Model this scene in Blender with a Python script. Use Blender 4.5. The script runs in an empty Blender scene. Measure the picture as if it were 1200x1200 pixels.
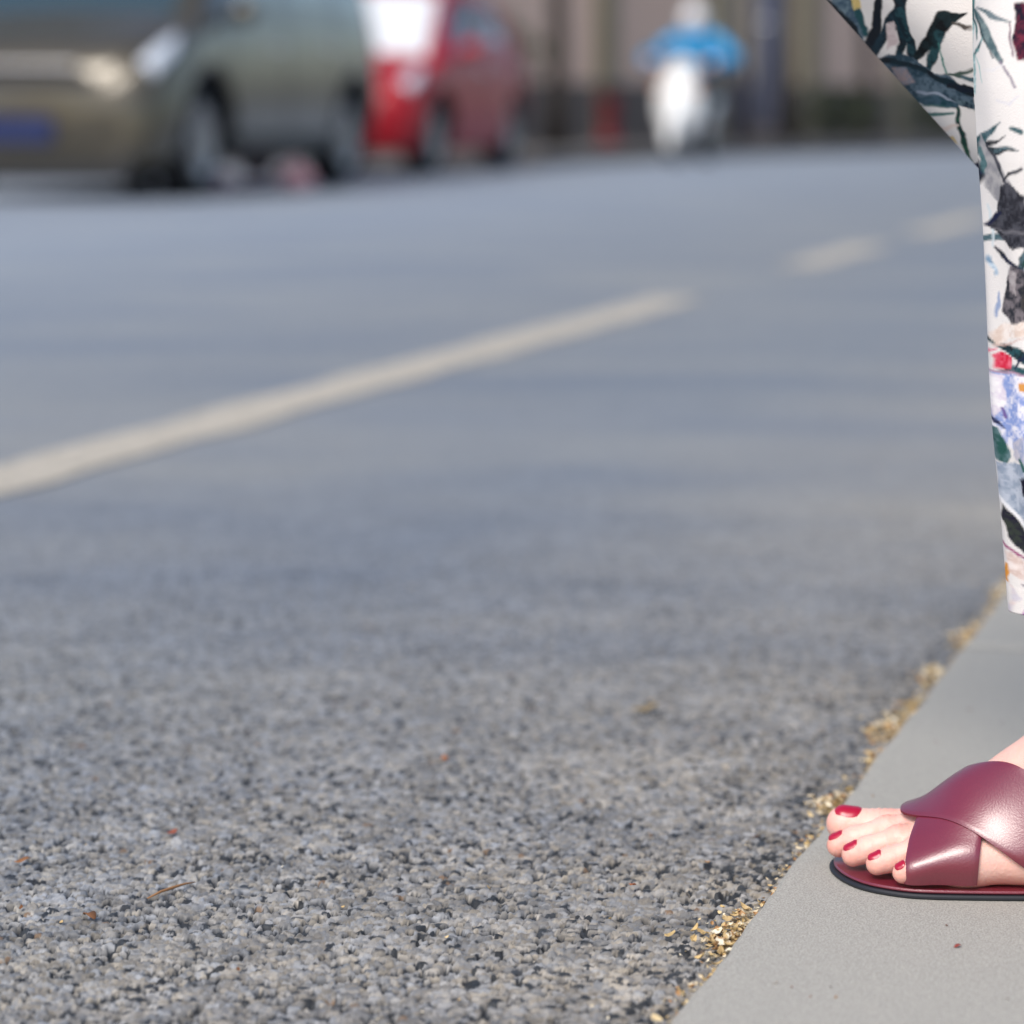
import bpy, bmesh, math, random
import numpy as np
from mathutils import Matrix, Vector
random.seed(7)
RNG = np.random.default_rng(11)
SC = bpy.context.scene
COL = SC.collection
rad = math.radians

# ------------------------------------------------------------------ camera, sky, sun, exposure
CAM_H = 0.50
PITCH = 8.14
cam_d = bpy.data.cameras.new('camera')
cam = bpy.data.objects.new('camera', cam_d)
COL.objects.link(cam)
cam.location = (0, 0, CAM_H)
cam.rotation_euler = (rad(90 - PITCH), 0, 0)
cam_d.sensor_width = 36
cam_d.lens = 99.0
cam_d.clip_start = 0.05
cam_d.clip_end = 3000
cam_d.dof.use_dof = True
cam_d.dof.focus_distance = 1.755
cam_d.dof.aperture_fstop = 4.5
SC.camera = cam

SUN_EL, SUN_AZ = 48.0, 210.0          # azimuth clockwise from +Y (camera heading)
w = bpy.data.worlds.new('World')
SC.world = w
w.use_nodes = True
wn = w.node_tree.nodes
bg = wn['Background']
sky = wn.new('ShaderNodeTexSky')
sky.sky_type = 'NISHITA'
sky.sun_disc = False
sky.sun_elevation = rad(SUN_EL)
sky.sun_rotation = rad(SUN_AZ)
sky.air_density = 1.0
sky.dust_density = 2.0
sky.ozone_density = 1.0
w.node_tree.links.new(sky.outputs[0], bg.inputs[0])
bg.inputs[1].default_value = 0.11
sl = bpy.data.lights.new('sun', 'SUN')
sl.energy = 2.1
sl.angle = rad(30)
sl.color = (1.0, 0.95, 0.88)
sun = bpy.data.objects.new('sun', sl)
COL.objects.link(sun)
sun.location = (-2, -8, 12)
_d = Vector((math.sin(rad(SUN_AZ)) * math.cos(rad(SUN_EL)), math.cos(rad(SUN_AZ)) * math.cos(rad(SUN_EL)), math.sin(rad(SUN_EL))))
sun.rotation_euler = _d.to_track_quat('Z', 'Y').to_euler()
SC.view_settings.view_transform = 'Standard'
SC.view_settings.look = 'None'
SC.view_settings.exposure = 0.62
SC.view_settings.gamma = 1
SC.cycles.use_denoising = True
SC.cycles.max_bounces = 8

# ------------------------------------------------------------------ helpers
def lin(c):
    return tuple(((v / 255) / 12.92 if v / 255 <= 0.04045 else ((v / 255 + 0.055) / 1.055) ** 2.4) for v in c)

def mat(name, col, rough=0.6, metal=0.0, spec=0.5, var=0.0, vscale=20.0, bump=0.0, bscale=80.0, coat=0.0,
        attr=None, sss=0.0, trans=0.0, speck=0.0, coatr=0.08, wear=0.0, col2=None, detail=6.0, emit=None):
    m = bpy.data.materials.new(name)
    m.use_nodes = True
    nt = m.node_tree
    b = nt.nodes['Principled BSDF']
    b.inputs['Roughness'].default_value = rough
    b.inputs['Metallic'].default_value = metal
    b.inputs['Specular IOR Level'].default_value = spec
    b.inputs['Coat Weight'].default_value = coat
    b.inputs['Coat Roughness'].default_value = coatr
    b.inputs['Transmission Weight'].default_value = trans
    if sss:
        b.inputs['Subsurface Weight'].default_value = sss
        b.inputs['Subsurface Radius'].default_value = (1.0, 0.35, 0.2)
        b.inputs['Subsurface Scale'].default_value = 0.006
    tc = nt.nodes.new('ShaderNodeTexCoord')
    src = None
    if attr:
        a = nt.nodes.new('ShaderNodeAttribute')
        a.attribute_name = attr
        src = a.outputs['Color']
    if var or col2:
        n = nt.nodes.new('ShaderNodeTexNoise')
        n.inputs['Scale'].default_value = vscale
        n.inputs['Detail'].default_value = detail
        n.inputs['Roughness'].default_value = 0.65
        nt.links.new(tc.outputs['Object'], n.inputs['Vector'])
        r = nt.nodes.new('ShaderNodeValToRGB')
        r.color_ramp.elements[0].position = 0.3
        r.color_ramp.elements[1].position = 0.7
        if col2:
            r.color_ramp.elements[0].color = (*col, 1)
            r.color_ramp.elements[1].color = (*col2, 1)
            out = r.outputs[0]
            if src is None:
                src = out
        else:
            lo, hi = 1 - var, 1 + var
            r.color_ramp.elements[0].color = (lo, lo, lo, 1)
            r.color_ramp.elements[1].color = (hi, hi, hi, 1)
            mx = nt.nodes.new('ShaderNodeMix')
            mx.data_type = 'RGBA'
            mx.blend_type = 'MULTIPLY'
            mx.inputs[0].default_value = 1
            if src is not None:
                nt.links.new(src, mx.inputs[6])
            else:
                mx.inputs[6].default_value = (*col, 1)
            nt.links.new(r.outputs[0], mx.inputs[7])
            src = mx.outputs[2]
    if speck and src is not None:
        ns = nt.nodes.new('ShaderNodeTexNoise')
        ns.inputs['Scale'].default_value = 900
        ns.inputs['Detail'].default_value = 3
        nt.links.new(tc.outputs['Object'], ns.inputs['Vector'])
        rs = nt.nodes.new('ShaderNodeValToRGB')
        rs.color_ramp.elements[0].position = 0.36
        rs.color_ramp.elements[1].position = 0.64
        rs.color_ramp.elements[0].color = (1 - speck, 1 - speck, 1 - speck, 1)
        rs.color_ramp.elements[1].color = (1 + speck * .6, 1 + speck * .6, 1 + speck * .55, 1)
        nt.links.new(ns.outputs[0], rs.inputs[0])
        ms = nt.nodes.new('ShaderNodeMix')
        ms.data_type = 'RGBA'
        ms.blend_type = 'MULTIPLY'
        ms.inputs[0].default_value = 1
        nt.links.new(src, ms.inputs[6])
        nt.links.new(rs.outputs[0], ms.inputs[7])
        src = ms.outputs[2]
    if wear:
        nw = nt.nodes.new('ShaderNodeTexNoise')
        nw.inputs['Scale'].default_value = 38
        nw.inputs['Detail'].default_value = 8
        nw.inputs['Roughness'].default_value = 0.75
        nt.links.new(tc.outputs['Object'], nw.inputs['Vector'])
        rw = nt.nodes.new('ShaderNodeValToRGB')
        rw.color_ramp.elements[0].position = wear - .06
        rw.color_ramp.elements[1].position = wear + .06
        nt.links.new(nw.outputs[0], rw.inputs[0])
        nt.links.new(rw.outputs[0], b.inputs['Alpha'])
    if src is not None:
        nt.links.new(src, b.inputs['Base Color'])
    else:
        b.inputs['Base Color'].default_value = (*col, 1)
    if bump:
        n2 = nt.nodes.new('ShaderNodeTexNoise')
        n2.inputs['Scale'].default_value = bscale
        n2.inputs['Detail'].default_value = 5
        nt.links.new(tc.outputs['Object'], n2.inputs['Vector'])
        bp = nt.nodes.new('ShaderNodeBump')
        bp.inputs['Strength'].default_value = bump
        bp.inputs['Distance'].default_value = 0.01
        nt.links.new(n2.outputs[0], bp.inputs['Height'])
        nt.links.new(bp.outputs[0], b.inputs['Normal'])
    if emit:
        b.inputs['Emission Color'].default_value = (*emit[0], 1)
        b.inputs['Emission Strength'].default_value = emit[1]
    return m

def mesh_np(name, V, F, smooth=True, cols=None):
    """V (n,3) array, F (m,3) or (m,4) array, fast path"""
    V = np.ascontiguousarray(V, dtype=np.float32)
    F = np.ascontiguousarray(F, dtype=np.int32)
    k = F.shape[1]
    me = bpy.data.meshes.new(name)
    me.vertices.add(len(V))
    me.vertices.foreach_set('co', V.ravel())
    me.loops.add(F.size)
    me.loops.foreach_set('vertex_index', F.ravel())
    me.polygons.add(len(F))
    me.polygons.foreach_set('loop_start', np.arange(0, F.size, k, dtype=np.int32))
    me.polygons.foreach_set('loop_total', np.full(len(F), k, dtype=np.int32))
    me.polygons.foreach_set('use_smooth', np.full(len(F), smooth, dtype=bool))
    if cols is not None:
        at = me.color_attributes.new('Col', 'FLOAT_COLOR', 'POINT')
        c4 = np.ones((len(V), 4), np.float32)
        c4[:, :3] = cols
        at.data.foreach_set('color', c4.ravel())
    me.update(calc_edges=True)
    me.validate()
    return me

def link(name, me, m=None, parent=None, **props):
    o = bpy.data.objects.new(name, me)
    COL.objects.link(o)
    if m is not None and me is not None:
        if len(me.materials) == 0:
            me.materials.append(m)
    if parent is not None:
        o.parent = parent
    for k, v in props.items():
        o[k] = v
    return o

def thing(name, label, cat, loc=(0, 0, 0), rz=0.0, group=None):
    o = bpy.data.objects.new(name, None)
    COL.objects.link(o)
    o.empty_display_size = 0.1
    o.location = loc
    o.rotation_euler = (0, 0, rz)
    o['label'] = label
    o['category'] = cat
    if group:
        o['group'] = group
    return o

def tag(o, label, cat, group=None):
    o['label'] = label
    o['category'] = cat
    if group:
        o['group'] = group
    return o

def bm_obj(name, fn, m, parent=None, smooth=False, bevel=0.0, seg=2):
    bm = bmesh.new()
    fn(bm)
    if bevel:
        bmesh.ops.bevel(bm, geom=list(bm.edges), offset=bevel, segments=seg, affect='EDGES', profile=0.6)
    bmesh.ops.recalc_face_normals(bm, faces=list(bm.faces))
    me = bpy.data.meshes.new(name)
    bm.to_mesh(me)
    bm.free()
    if smooth:
        me.polygons.foreach_set('use_smooth', [True] * len(me.polygons))
    return link(name, me, m, parent)

def add_box(bm, c, s, R=None):
    M = Matrix.Translation(c) @ (R.to_4x4() if R is not None else Matrix.Identity(4)) @ Matrix.Diagonal((*s, 1))
    return bmesh.ops.create_cube(bm, size=1, matrix=M)

def box(name, c, s, m, parent=None, bevel=0.0, R=None):
    return bm_obj(name, lambda bm: add_box(bm, c, s, R), m, parent, bevel=bevel)

def lathe(name, prof, m, parent=None, seg=28, M=None, smooth=True):
    """prof: list of (r, z); revolve about Z then transform by M"""
    n = len(prof)
    th = np.linspace(0, 2 * np.pi, seg, endpoint=False)
    V = np.array([[r * math.cos(t), r * math.sin(t), z] for t in th for r, z in prof])
    F = []
    for i in range(seg):
        j = (i + 1) % seg
        for k in range(n - 1):
            F.append((i * n + k, j * n + k, j * n + k + 1, i * n + k + 1))
    if M is not None:
        V = V @ np.array(M.to_3x3()).T + np.array(M.translation)
    me = mesh_np(name, V, np.array(F), smooth)
    return link(name, me, m, parent)

def tube(name, pts, r, m, parent=None, seg=10, cap=True):
    pts = [Vector(p) for p in pts]
    n = len(pts)
    rr = r if hasattr(r, '__len__') else [r] * n
    V, F = [], []
    for i, p in enumerate(pts):
        t = (pts[min(i + 1, n - 1)] - pts[max(i - 1, 0)]).normalized()
        a = t.orthogonal().normalized() if i == 0 else (a - t * a.dot(t)).normalized()
        b = t.cross(a)
        for k in range(seg):
            q = 2 * math.pi * k / seg
            V.append(p + (a * math.cos(q) + b * math.sin(q)) * rr[i])
    for i in range(n - 1):
        for k in range(seg):
            F.append((i * seg + k, i * seg + (k + 1) % seg, (i + 1) * seg + (k + 1) % seg, (i + 1) * seg + k))
    me = bpy.data.meshes.new(name)
    if cap:
        F.append(tuple(range(seg - 1, -1, -1)))
        F.append(tuple((n - 1) * seg + k for k in range(seg)))
    me.from_pydata([tuple(v) for v in V], [], F)
    me.polygons.foreach_set('use_smooth', [True] * len(me.polygons))
    return link(name, me, m, parent)

# ---- implicit surfaces: smooth unions meshed by surface nets on a (possibly uneven) grid
def surfnets(xs, ys, zs, D):
    S = D < 0
    nx, ny, nz = D.shape
    c = np.zeros((nx - 1, ny - 1, nz - 1), np.uint8)
    for i in (0, 1):
        for j in (0, 1):
            for k in (0, 1):
                c += S[i:nx - 1 + i, j:ny - 1 + j, k:nz - 1 + k]
    cells = np.argwhere((c > 0) & (c < 8))
    idx = np.full(c.shape, -1, np.int32)
    idx[tuple(cells.T)] = np.arange(len(cells))
    acc = np.zeros((len(cells), 3))
    cnt = np.zeros(len(cells))
    G = [np.asarray(xs), np.asarray(ys), np.asarray(zs)]
    corners = [(i, j, k) for i in (0, 1) for j in (0, 1) for k in (0, 1)]
    for a in corners:
        for ax in range(3):
            if a[ax] == 1:
                continue
            b = list(a)
            b[ax] = 1
            pa = cells + np.array(a)
            pb = cells + np.array(b)
            da = D[tuple(pa.T)]
            db = D[tuple(pb.T)]
            hit = (da < 0) != (db < 0)
            den = np.where(hit, da - db, 1)
            t = np.where(hit, da / den, 0)
            A = np.stack([G[q][pa[:, q]] for q in range(3)], -1)
            B = np.stack([G[q][pb[:, q]] for q in range(3)], -1)
            P = A + (B - A) * t[:, None]
            acc[hit] += P[hit]
            cnt[hit] += 1
    V = acc / cnt[:, None]
    faces = []
    for ax in range(3):
        o1, o2 = (ax + 1) % 3, (ax + 2) % 3
        slA = [slice(1, -1)] * 3
        slB = [slice(1, -1)] * 3
        slA[ax] = slice(0, -1)
        slB[ax] = slice(1, None)
        a = S[tuple(slA)]
        b = S[tuple(slB)]
        e = np.argwhere(a != b)
        if len(e) == 0:
            continue
        flip = a[tuple(e.T)]
        base = e.copy()
        base[:, o1] += 1
        base[:, o2] += 1
        def cid(d1, d2):
            q = base.copy()
            q[:, o1] -= d1
            q[:, o2] -= d2
            return idx[tuple(q.T)]
        Q = np.stack([cid(1, 1), cid(0, 1), cid(0, 0), cid(1, 0)], -1)
        Q[~flip] = Q[~flip][:, ::-1]
        faces.append(Q)
    F = np.concatenate(faces)
    F = F[(F >= 0).all(1)]
    return V, F

def prim_dist(p, X, Y, Z):
    if p[0] == 'cap':
        a, b, ra, rb = np.array(p[1], float), np.array(p[2], float), p[3], p[4]
        ab = b - a
        L = max(float(ab @ ab), 1e-12)
        t = np.clip(((X - a[0]) * ab[0] + (Y - a[1]) * ab[1] + (Z - a[2]) * ab[2]) / L, 0, 1)
        return np.sqrt((X - a[0] - ab[0] * t) ** 2 + (Y - a[1] - ab[1] * t) ** 2 + (Z - a[2] - ab[2] * t) ** 2) - (ra + (rb - ra) * t)
    if p[0] == 'ell':
        c, r = p[1], p[2]
        k0 = np.sqrt(((X - c[0]) / r[0]) ** 2 + ((Y - c[1]) / r[1]) ** 2 + ((Z - c[2]) / r[2]) ** 2)
        return (k0 - 1) * min(r)
    if p[0] == 'box':
        c, h, rr = p[1], p[2], p[3]
        qx = np.abs(X - c[0]) - h[0] + rr
        qy = np.abs(Y - c[1]) - h[1] + rr
        qz = np.abs(Z - c[2]) - h[2] + rr
        return np.sqrt(np.maximum(qx, 0) ** 2 + np.maximum(qy, 0) ** 2 + np.maximum(qz, 0) ** 2) + np.minimum(np.maximum(qx, np.maximum(qy, qz)), 0) - rr

def prim_bb(p):
    if p[0] == 'cap':
        a, b = np.array(p[1]), np.array(p[2])
        r = max(p[3], p[4])
        return np.minimum(a, b) - r, np.maximum(a, b) + r
    r = np.array(p[2])
    return np.array(p[1]) - r, np.array(p[1]) + r

def sdf_field(prims, xs, ys, zs, infl=0.0):
    D = np.full((len(xs), len(ys), len(zs)), 1.0, np.float32)
    for p in prims:
        k = p[-1]
        lo, hi = prim_bb(p)
        m = 0.03 + k + infl
        i0, i1 = np.searchsorted(xs, [lo[0] - m, hi[0] + m])
        j0, j1 = np.searchsorted(ys, [lo[1] - m, hi[1] + m])
        k0, k1 = np.searchsorted(zs, [lo[2] - m, hi[2] + m])
        if i1 <= i0 or j1 <= j0 or k1 <= k0:
            continue
        X = xs[i0:i1][:, None, None]
        Y = ys[j0:j1][None, :, None]
        Z = zs[k0:k1][None, None, :]
        d = prim_dist(p, X, Y, Z) - infl
        s = (slice(i0, i1), slice(j0, j1), slice(k0, k1))
        o = D[s]
        h = np.maximum(k - np.abs(o - d), 0) / max(k, 1e-6)
        D[s] = np.minimum(o, d) - h * h * k * 0.25
    return D

def sdf_pts(prims, P):
    D = np.full(len(P), 1.0)
    for p in prims:
        d = prim_dist(p, P[:, 0], P[:, 1], P[:, 2])
        k = p[-1]
        h = np.maximum(k - np.abs(D - d), 0) / max(k, 1e-6)
        D = np.minimum(D, d) - h * h * k * 0.25
    return D

def sdf_mesh(prims, res, infl=0.0, clip=None):
    lo = np.min([prim_bb(p)[0] for p in prims], 0) - 3 * res - infl
    hi = np.max([prim_bb(p)[1] for p in prims], 0) + 3 * res + infl
    g = [np.arange(lo[q], hi[q] + res, res) for q in range(3)]
    D = sdf_field(prims, *g, infl=infl)
    if clip is not None:
        D = np.maximum(D, clip(g[0][:, None, None], g[1][None, :, None], g[2][None, None, :]))
    return surfnets(*g, D)

def sdf_obj(name, prims, res, m, parent=None, infl=0.0, clip=None):
    V, F = sdf_mesh(prims, res, infl, clip)
    return link(name, mesh_np(name, V, F), m, parent)

# ---- street frame: s runs along the road (17 degrees right of the camera heading), n across it to the right
PSI = rad(17.0)
DS = np.array([math.sin(PSI), math.cos(PSI)])
DN = np.array([math.cos(PSI), -math.sin(PSI)])
def st(s, n, z=0.0):
    p = DS * s + DN * n
    return (float(p[0]), float(p[1]), z)
KERB_N = -0.350          # road-side edge of the kerb
LINE_N = -1.745          # painted edge line
KZ = 0.012               # kerb top above the asphalt

# ------------------------------------------------------------------ materials
M_CONC = mat('kerb_concrete', lin((167, 164, 157)), 0.9, var=0.26, vscale=5, bump=0.22, bscale=900, spec=0.25, detail=14.0, speck=0.30)
M_PAVE = mat('pavement_concrete', lin((120, 117, 113)), 0.9, var=0.15, vscale=3, bump=0.2, bscale=60)
M_LEATHER = mat('burgundy_leather', lin((112, 16, 42)), 0.36, spec=0.9, coat=1.0, coatr=0.30, var=0.12, vscale=60, bump=0.10, bscale=800)
M_EDGE = mat('burgundy_cut_edge', lin((96, 12, 34)), 0.5)
M_SOLE = mat('black_rubber', (0.012, 0.014, 0.02), 0.55)
M_SKIN = mat('skin', lin((232, 186, 170)), 0.45, sss=0.35, var=0.05, vscale=45, bump=0.05, bscale=350)
M_NAIL = mat('red_nail_polish', lin((165, 8, 48)), 0.30, spec=0.5, coat=0.25, coatr=.2)
M_PRINT = mat('printed_fabric', (1, 1, 1), 0.85, attr='Col', spec=0.2, var=0.03, vscale=120, bump=0.15, bscale=900)
M_HAIR = mat('dark_hair', (0.015, 0.01, 0.008), 0.4)
M_STRAW = mat('dry_litter', (1, 1, 1), 0.8, attr='Col', spec=0.2)
M_TWIG = mat('dry_twig', lin((146, 106, 70)), 0.8, var=0.2, vscale=100)

# ------------------------------------------------------------------ ground and road
def asphalt_mat(name, attr):
    m = bpy.data.materials.new(name)
    m.use_nodes = True
    nt = m.node_tree
    N, L = nt.nodes, nt.links
    b = N['Principled BSDF']
    b.inputs['Roughness'].default_value = 0.62
    b.inputs['Specular IOR Level'].default_value = 0.5
    geo = N.new('ShaderNodeNewGeometry')
    # stone colour
    if attr:
        a = N.new('ShaderNodeAttribute')
        a.attribute_name = 'Col'
        base = a.outputs['Color']
    else:
        v = N.new('ShaderNodeTexVoronoi')
        v.inputs['Scale'].default_value = 130
        L.new(geo.outputs['Position'], v.inputs['Vector'])
        sp = N.new('ShaderNodeSeparateColor')
        L.new(v.outputs['Color'], sp.inputs[0])
        r = N.new('ShaderNodeValToRGB')
        e = r.color_ramp.elements
        e[0].position, e[0].color = 0.0, (0.165, 0.172, 0.182, 1)
        e[1].position, e[1].color = 1.0, (0.255, 0.254, 0.250, 1)
        L.new(sp.outputs[0], r.inputs[0])
        base = r.outputs[0]
    # dust mottling and warm dappled sunlight painted together, stretched along the street
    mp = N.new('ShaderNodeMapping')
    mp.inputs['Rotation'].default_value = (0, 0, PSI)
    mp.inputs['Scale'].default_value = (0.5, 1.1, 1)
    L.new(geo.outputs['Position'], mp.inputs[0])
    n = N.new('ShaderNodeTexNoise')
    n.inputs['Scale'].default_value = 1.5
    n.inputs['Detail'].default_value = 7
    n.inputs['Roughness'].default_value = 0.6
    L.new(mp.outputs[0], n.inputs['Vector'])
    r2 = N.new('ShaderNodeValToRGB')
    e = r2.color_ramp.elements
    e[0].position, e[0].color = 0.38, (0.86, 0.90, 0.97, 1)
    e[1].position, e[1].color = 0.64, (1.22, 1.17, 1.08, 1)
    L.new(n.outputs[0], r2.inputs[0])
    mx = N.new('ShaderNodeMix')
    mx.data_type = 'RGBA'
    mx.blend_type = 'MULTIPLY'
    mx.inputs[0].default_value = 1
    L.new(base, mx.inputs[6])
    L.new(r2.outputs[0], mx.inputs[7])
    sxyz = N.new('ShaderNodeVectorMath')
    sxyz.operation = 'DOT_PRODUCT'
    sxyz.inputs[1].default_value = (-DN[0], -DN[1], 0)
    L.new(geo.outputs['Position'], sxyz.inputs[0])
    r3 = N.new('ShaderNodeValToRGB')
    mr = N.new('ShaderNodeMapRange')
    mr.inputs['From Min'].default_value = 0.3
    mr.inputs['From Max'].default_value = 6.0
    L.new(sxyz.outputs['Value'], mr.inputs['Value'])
    e = r3.color_ramp.elements                           # dusty gutter -> far lane with its pale blue sky light painted in
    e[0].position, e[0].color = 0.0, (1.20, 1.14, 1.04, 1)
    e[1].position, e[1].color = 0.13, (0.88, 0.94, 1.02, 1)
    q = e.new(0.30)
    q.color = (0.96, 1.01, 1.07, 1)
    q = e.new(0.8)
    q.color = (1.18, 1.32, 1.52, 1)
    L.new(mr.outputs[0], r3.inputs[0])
    mx2 = N.new('ShaderNodeMix')
    mx2.data_type = 'RGBA'
    mx2.blend_type = 'MULTIPLY'
    mx2.inputs[0].default_value = 1
    L.new(mx.outputs[2], mx2.inputs[6])
    L.new(r3.outputs[0], mx2.inputs[7])
    L.new(mx2.outputs[2], b.inputs['Base Color'])
    n2 = N.new('ShaderNodeTexNoise')
    n2.inputs['Scale'].default_value = 140 if not attr else 600
    n2.inputs['Detail'].default_value = 4
    L.new(geo.outputs['Position'], n2.inputs['Vector'])
    bp = N.new('ShaderNodeBump')
    bp.inputs['Strength'].default_value = 0.5 if not attr else 0.3
    bp.inputs['Distance'].default_value = 0.004 if not attr else 0.0015
    L.new(n2.outputs[0], bp.inputs['Height'])
    L.new(bp.outputs[0], b.inputs['Normal'])
    return m

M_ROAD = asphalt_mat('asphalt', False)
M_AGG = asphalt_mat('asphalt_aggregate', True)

gm = bpy.data.meshes.new('ground')
gm.from_pydata([(-900, -300, -0.02), (900, -300, -0.02), (900, 1500, -0.02), (-900, 1500, -0.02)], [], [(0, 1, 2, 3)])
ground = link('ground', gm, M_PAVE, None, kind='structure')

# far edge of the carriageway: parked bay on the left, then the pavement swings out to the right
FAR_EDGE = [(-14.0, -22.0), (-9.6, -2.0), (-6.6, 13.0), (-2.95, 25.0), (-1.2, 25.7), (0.25, 24.95), (1.12, 27.2), (2.3, 30.4), (5.45, 35.2), (9.2, 41.0), (16.0, 49.0), (40.0, 76.0)]
rp = [(p[0], p[1], 0.0) for p in FAR_EDGE]
near_far = st(82, KERB_N + 0.25)
near_back = st(-25, KERB_N + 0.25)
rp += [(near_far[0] + 20, near_far[1], 0.0), (near_back[0], near_back[1], 0.0)]
def road_mesh():
    bm = bmesh.new()
    hw_ = lambda y: 0.183 * y + 0.04
    kr = lambda y: min(hw_(y), (KERB_N + 0.12 - y * DN[1]) / DN[0])
    hole = [(-hw_(y), y, 0.0) for y in (1.395, 2.5, 3.6, 4.75)] + [(kr(y), y, 0.0) for y in (4.75, 3.6, 2.5, 1.395)]
    for loop in (rp, hole):
        vs = [bm.verts.new(p) for p in loop]
        for i in range(len(vs)):
            bm.edges.new((vs[i], vs[(i + 1) % len(vs)]))
    bmesh.ops.triangle_fill(bm, use_beauty=True, use_dissolve=False, edges=list(bm.edges))
    bmesh.ops.recalc_face_normals(bm, faces=list(bm.faces))
    for f in bm.faces:
        if f.normal.z < 0:
            f.normal_flip()
    me = bpy.data.meshes.new('road')
    bm.to_mesh(me)
    bm.free()
    return me
rm = road_mesh()
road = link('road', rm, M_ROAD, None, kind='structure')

def worley(P, cell, seed, k=3):
    r = np.random.default_rng(seed)
    n = 1400
    J = r.random((n, n, 2))
    q = P / cell
    ij = np.floor(q).astype(int)
    f1 = np.full(len(P), 9.0)
    f2 = np.full(len(P), 9.0)
    cid = np.zeros((len(P), 2), int)
    off = np.zeros((len(P), 2))
    wt = r.random((n, n)) * 0.22
    for a in (-1, 0, 1):
        for b in (-1, 0, 1):
            c = ij + (a, b)
            cc = c % n
            d = q - c - J[cc[:, 0], cc[:, 1]]
            l = np.sqrt((d ** 2).sum(1)) - wt[cc[:, 0], cc[:, 1]]
            nb = l < f1
            f2 = np.where(nb, f1, np.minimum(f2, l))
            cid[nb] = cc[nb]
            off[nb] = d[nb]
            f1 = np.where(nb, l, f1)
    return f1, f2, cid, off * cell

def vnoise(P, scale, seed):
    r = np.random.default_rng(seed)
    T = r.random((256, 256))
    q = P * scale
    i = np.floor(q).astype(int)
    f = q - i
    f = f * f * (3 - 2 * f)
    g = lambda a, b: T[(i[:, 0] + a) % 256, (i[:, 1] + b) % 256]
    return (g(0, 0) * (1 - f[:, 0]) + g(1, 0) * f[:, 0]) * (1 - f[:, 1]) + (g(0, 1) * (1 - f[:, 0]) + g(1, 1) * f[:, 0]) * f[:, 1]

def build_aggregate():
    nr, nc = 1000, 700
    y = 1.36 * (5.6 / 1.36) ** np.linspace(0, 1, nr)
    u = np.linspace(-1, 1, nc)
    X = u[None, :] * (0.195 * y[:, None] + 0.05)
    Y = np.repeat(y[:, None], nc, 1)
    P = np.stack([X.ravel(), Y.ravel()], -1)
    W = P + 0.0024 * np.stack([vnoise(P, 210, 1) - 0.5, vnoise(P, 210, 2) - 0.5], -1) * 2
    f1, f2, cid, off = worley(W + 4.0, 0.0046, 5)
    r = np.random.default_rng(9)
    hc = r.normal(0.0003, 0.0004, (1400, 1400))
    tl = r.normal(0, 0.11, (1400, 1400, 2))
    ci, cj = np.meshgrid(np.arange(1400), np.arange(1400), indexing='ij')
    cp = np.stack([ci.ravel(), cj.ravel()], -1) * 0.0046
    clus = (0.6 * vnoise(cp, 45, 71) + 0.4 * vnoise(cp, 14, 72)).reshape(1400, 1400)
    pit = r.random((1400, 1400)) < 0.04 + 0.36 * np.clip((clus - 0.25) / 0.6, 0, 1)
    tone = r.random((1400, 1400))
    warm = r.random((1400, 1400))
    c0, c1 = cid[:, 0], cid[:, 1]
    edge = np.clip((f2 - f1) / 0.34, 0, 1)
    edge = edge * edge * (3 - 2 * edge)
    top = hc[c0, c1] + (tl[c0, c1] * off).sum(1)
    top = np.where(pit[c0, c1], -0.0045, top)
    h = -0.0013 + (top + 0.0013) * edge
    h += 0.0016 * (vnoise(P, 14, 3) - 0.5) + 0.0008 * (vnoise(P, 420, 4) - 0.5)
    t = tone[c0, c1] ** 1.5
    wv = warm[c0, c1]
    base = (0.148 + 0.160 * t) * (0.82 + 0.36 * vnoise(P, 30, 73))
    col = np.stack([base * (0.94 + 0.17 * wv), base * (0.99 + 0.03 * wv), base * (1.09 - 0.20 * wv)], -1)
    bit = (r.random((1400, 1400)) < 0.08) | pit           # random binder-black stones, plus pits painted dark for the shade in them
    nv = P @ DN
    edge_band = np.exp(-((KERB_N - 0.026 - nv) / 0.018) ** 2)          # raw binder left along the kerb
    bm_ = bit[c0, c1] | (r.random((1400, 1400))[c0, c1] < 0.26 * edge_band)
    col[bm_] = np.array([0.022, 0.025, 0.030]) * (0.7 + 0.9 * wv[bm_])[:, None]
    rust = r.random((1400, 1400)) < 0.003
    rm_ = rust[c0, c1]
    col[rm_] = np.array([0.17, 0.115, 0.075])
    # fade to the plain sheet at the rim
    rim = np.minimum(np.minimum((1 - np.abs(np.repeat(u[None, :], nr, 0).ravel())) / 0.04, (Y.ravel() - 1.36) / 0.03), (5.6 - Y.ravel()) / 0.8)
    rim = np.clip(rim, 0, 1)
    h = h * rim * (1 - 0.7 * np.clip((Y.ravel() - 2.0) / 1.6, 0, 1)) - 0.0075 * (1 - rim) ** 3
    mean = np.array([0.228, 0.230, 0.232])
    far = (0.7 * np.clip((Y.ravel() - 1.95) / 1.7, 0, 1) + 0.3 * np.clip((Y.ravel() - 3.6) / 1.6, 0, 1))[:, None]
    col = col * (1 - far) + mean * far
    V = np.stack([P[:, 0], P[:, 1], h], -1)
    idx = np.arange(nr * nc).reshape(nr, nc)
    F = np.stack([idx[:-1, :-1], idx[:-1, 1:], idx[1:, 1:], idx[1:, :-1]], -1).reshape(-1, 4)
    return mesh_np('aggregate', V, F, True, col)
agg = link('aggregate', build_aggregate(), M_AGG, road, kind='stuff')

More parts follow.
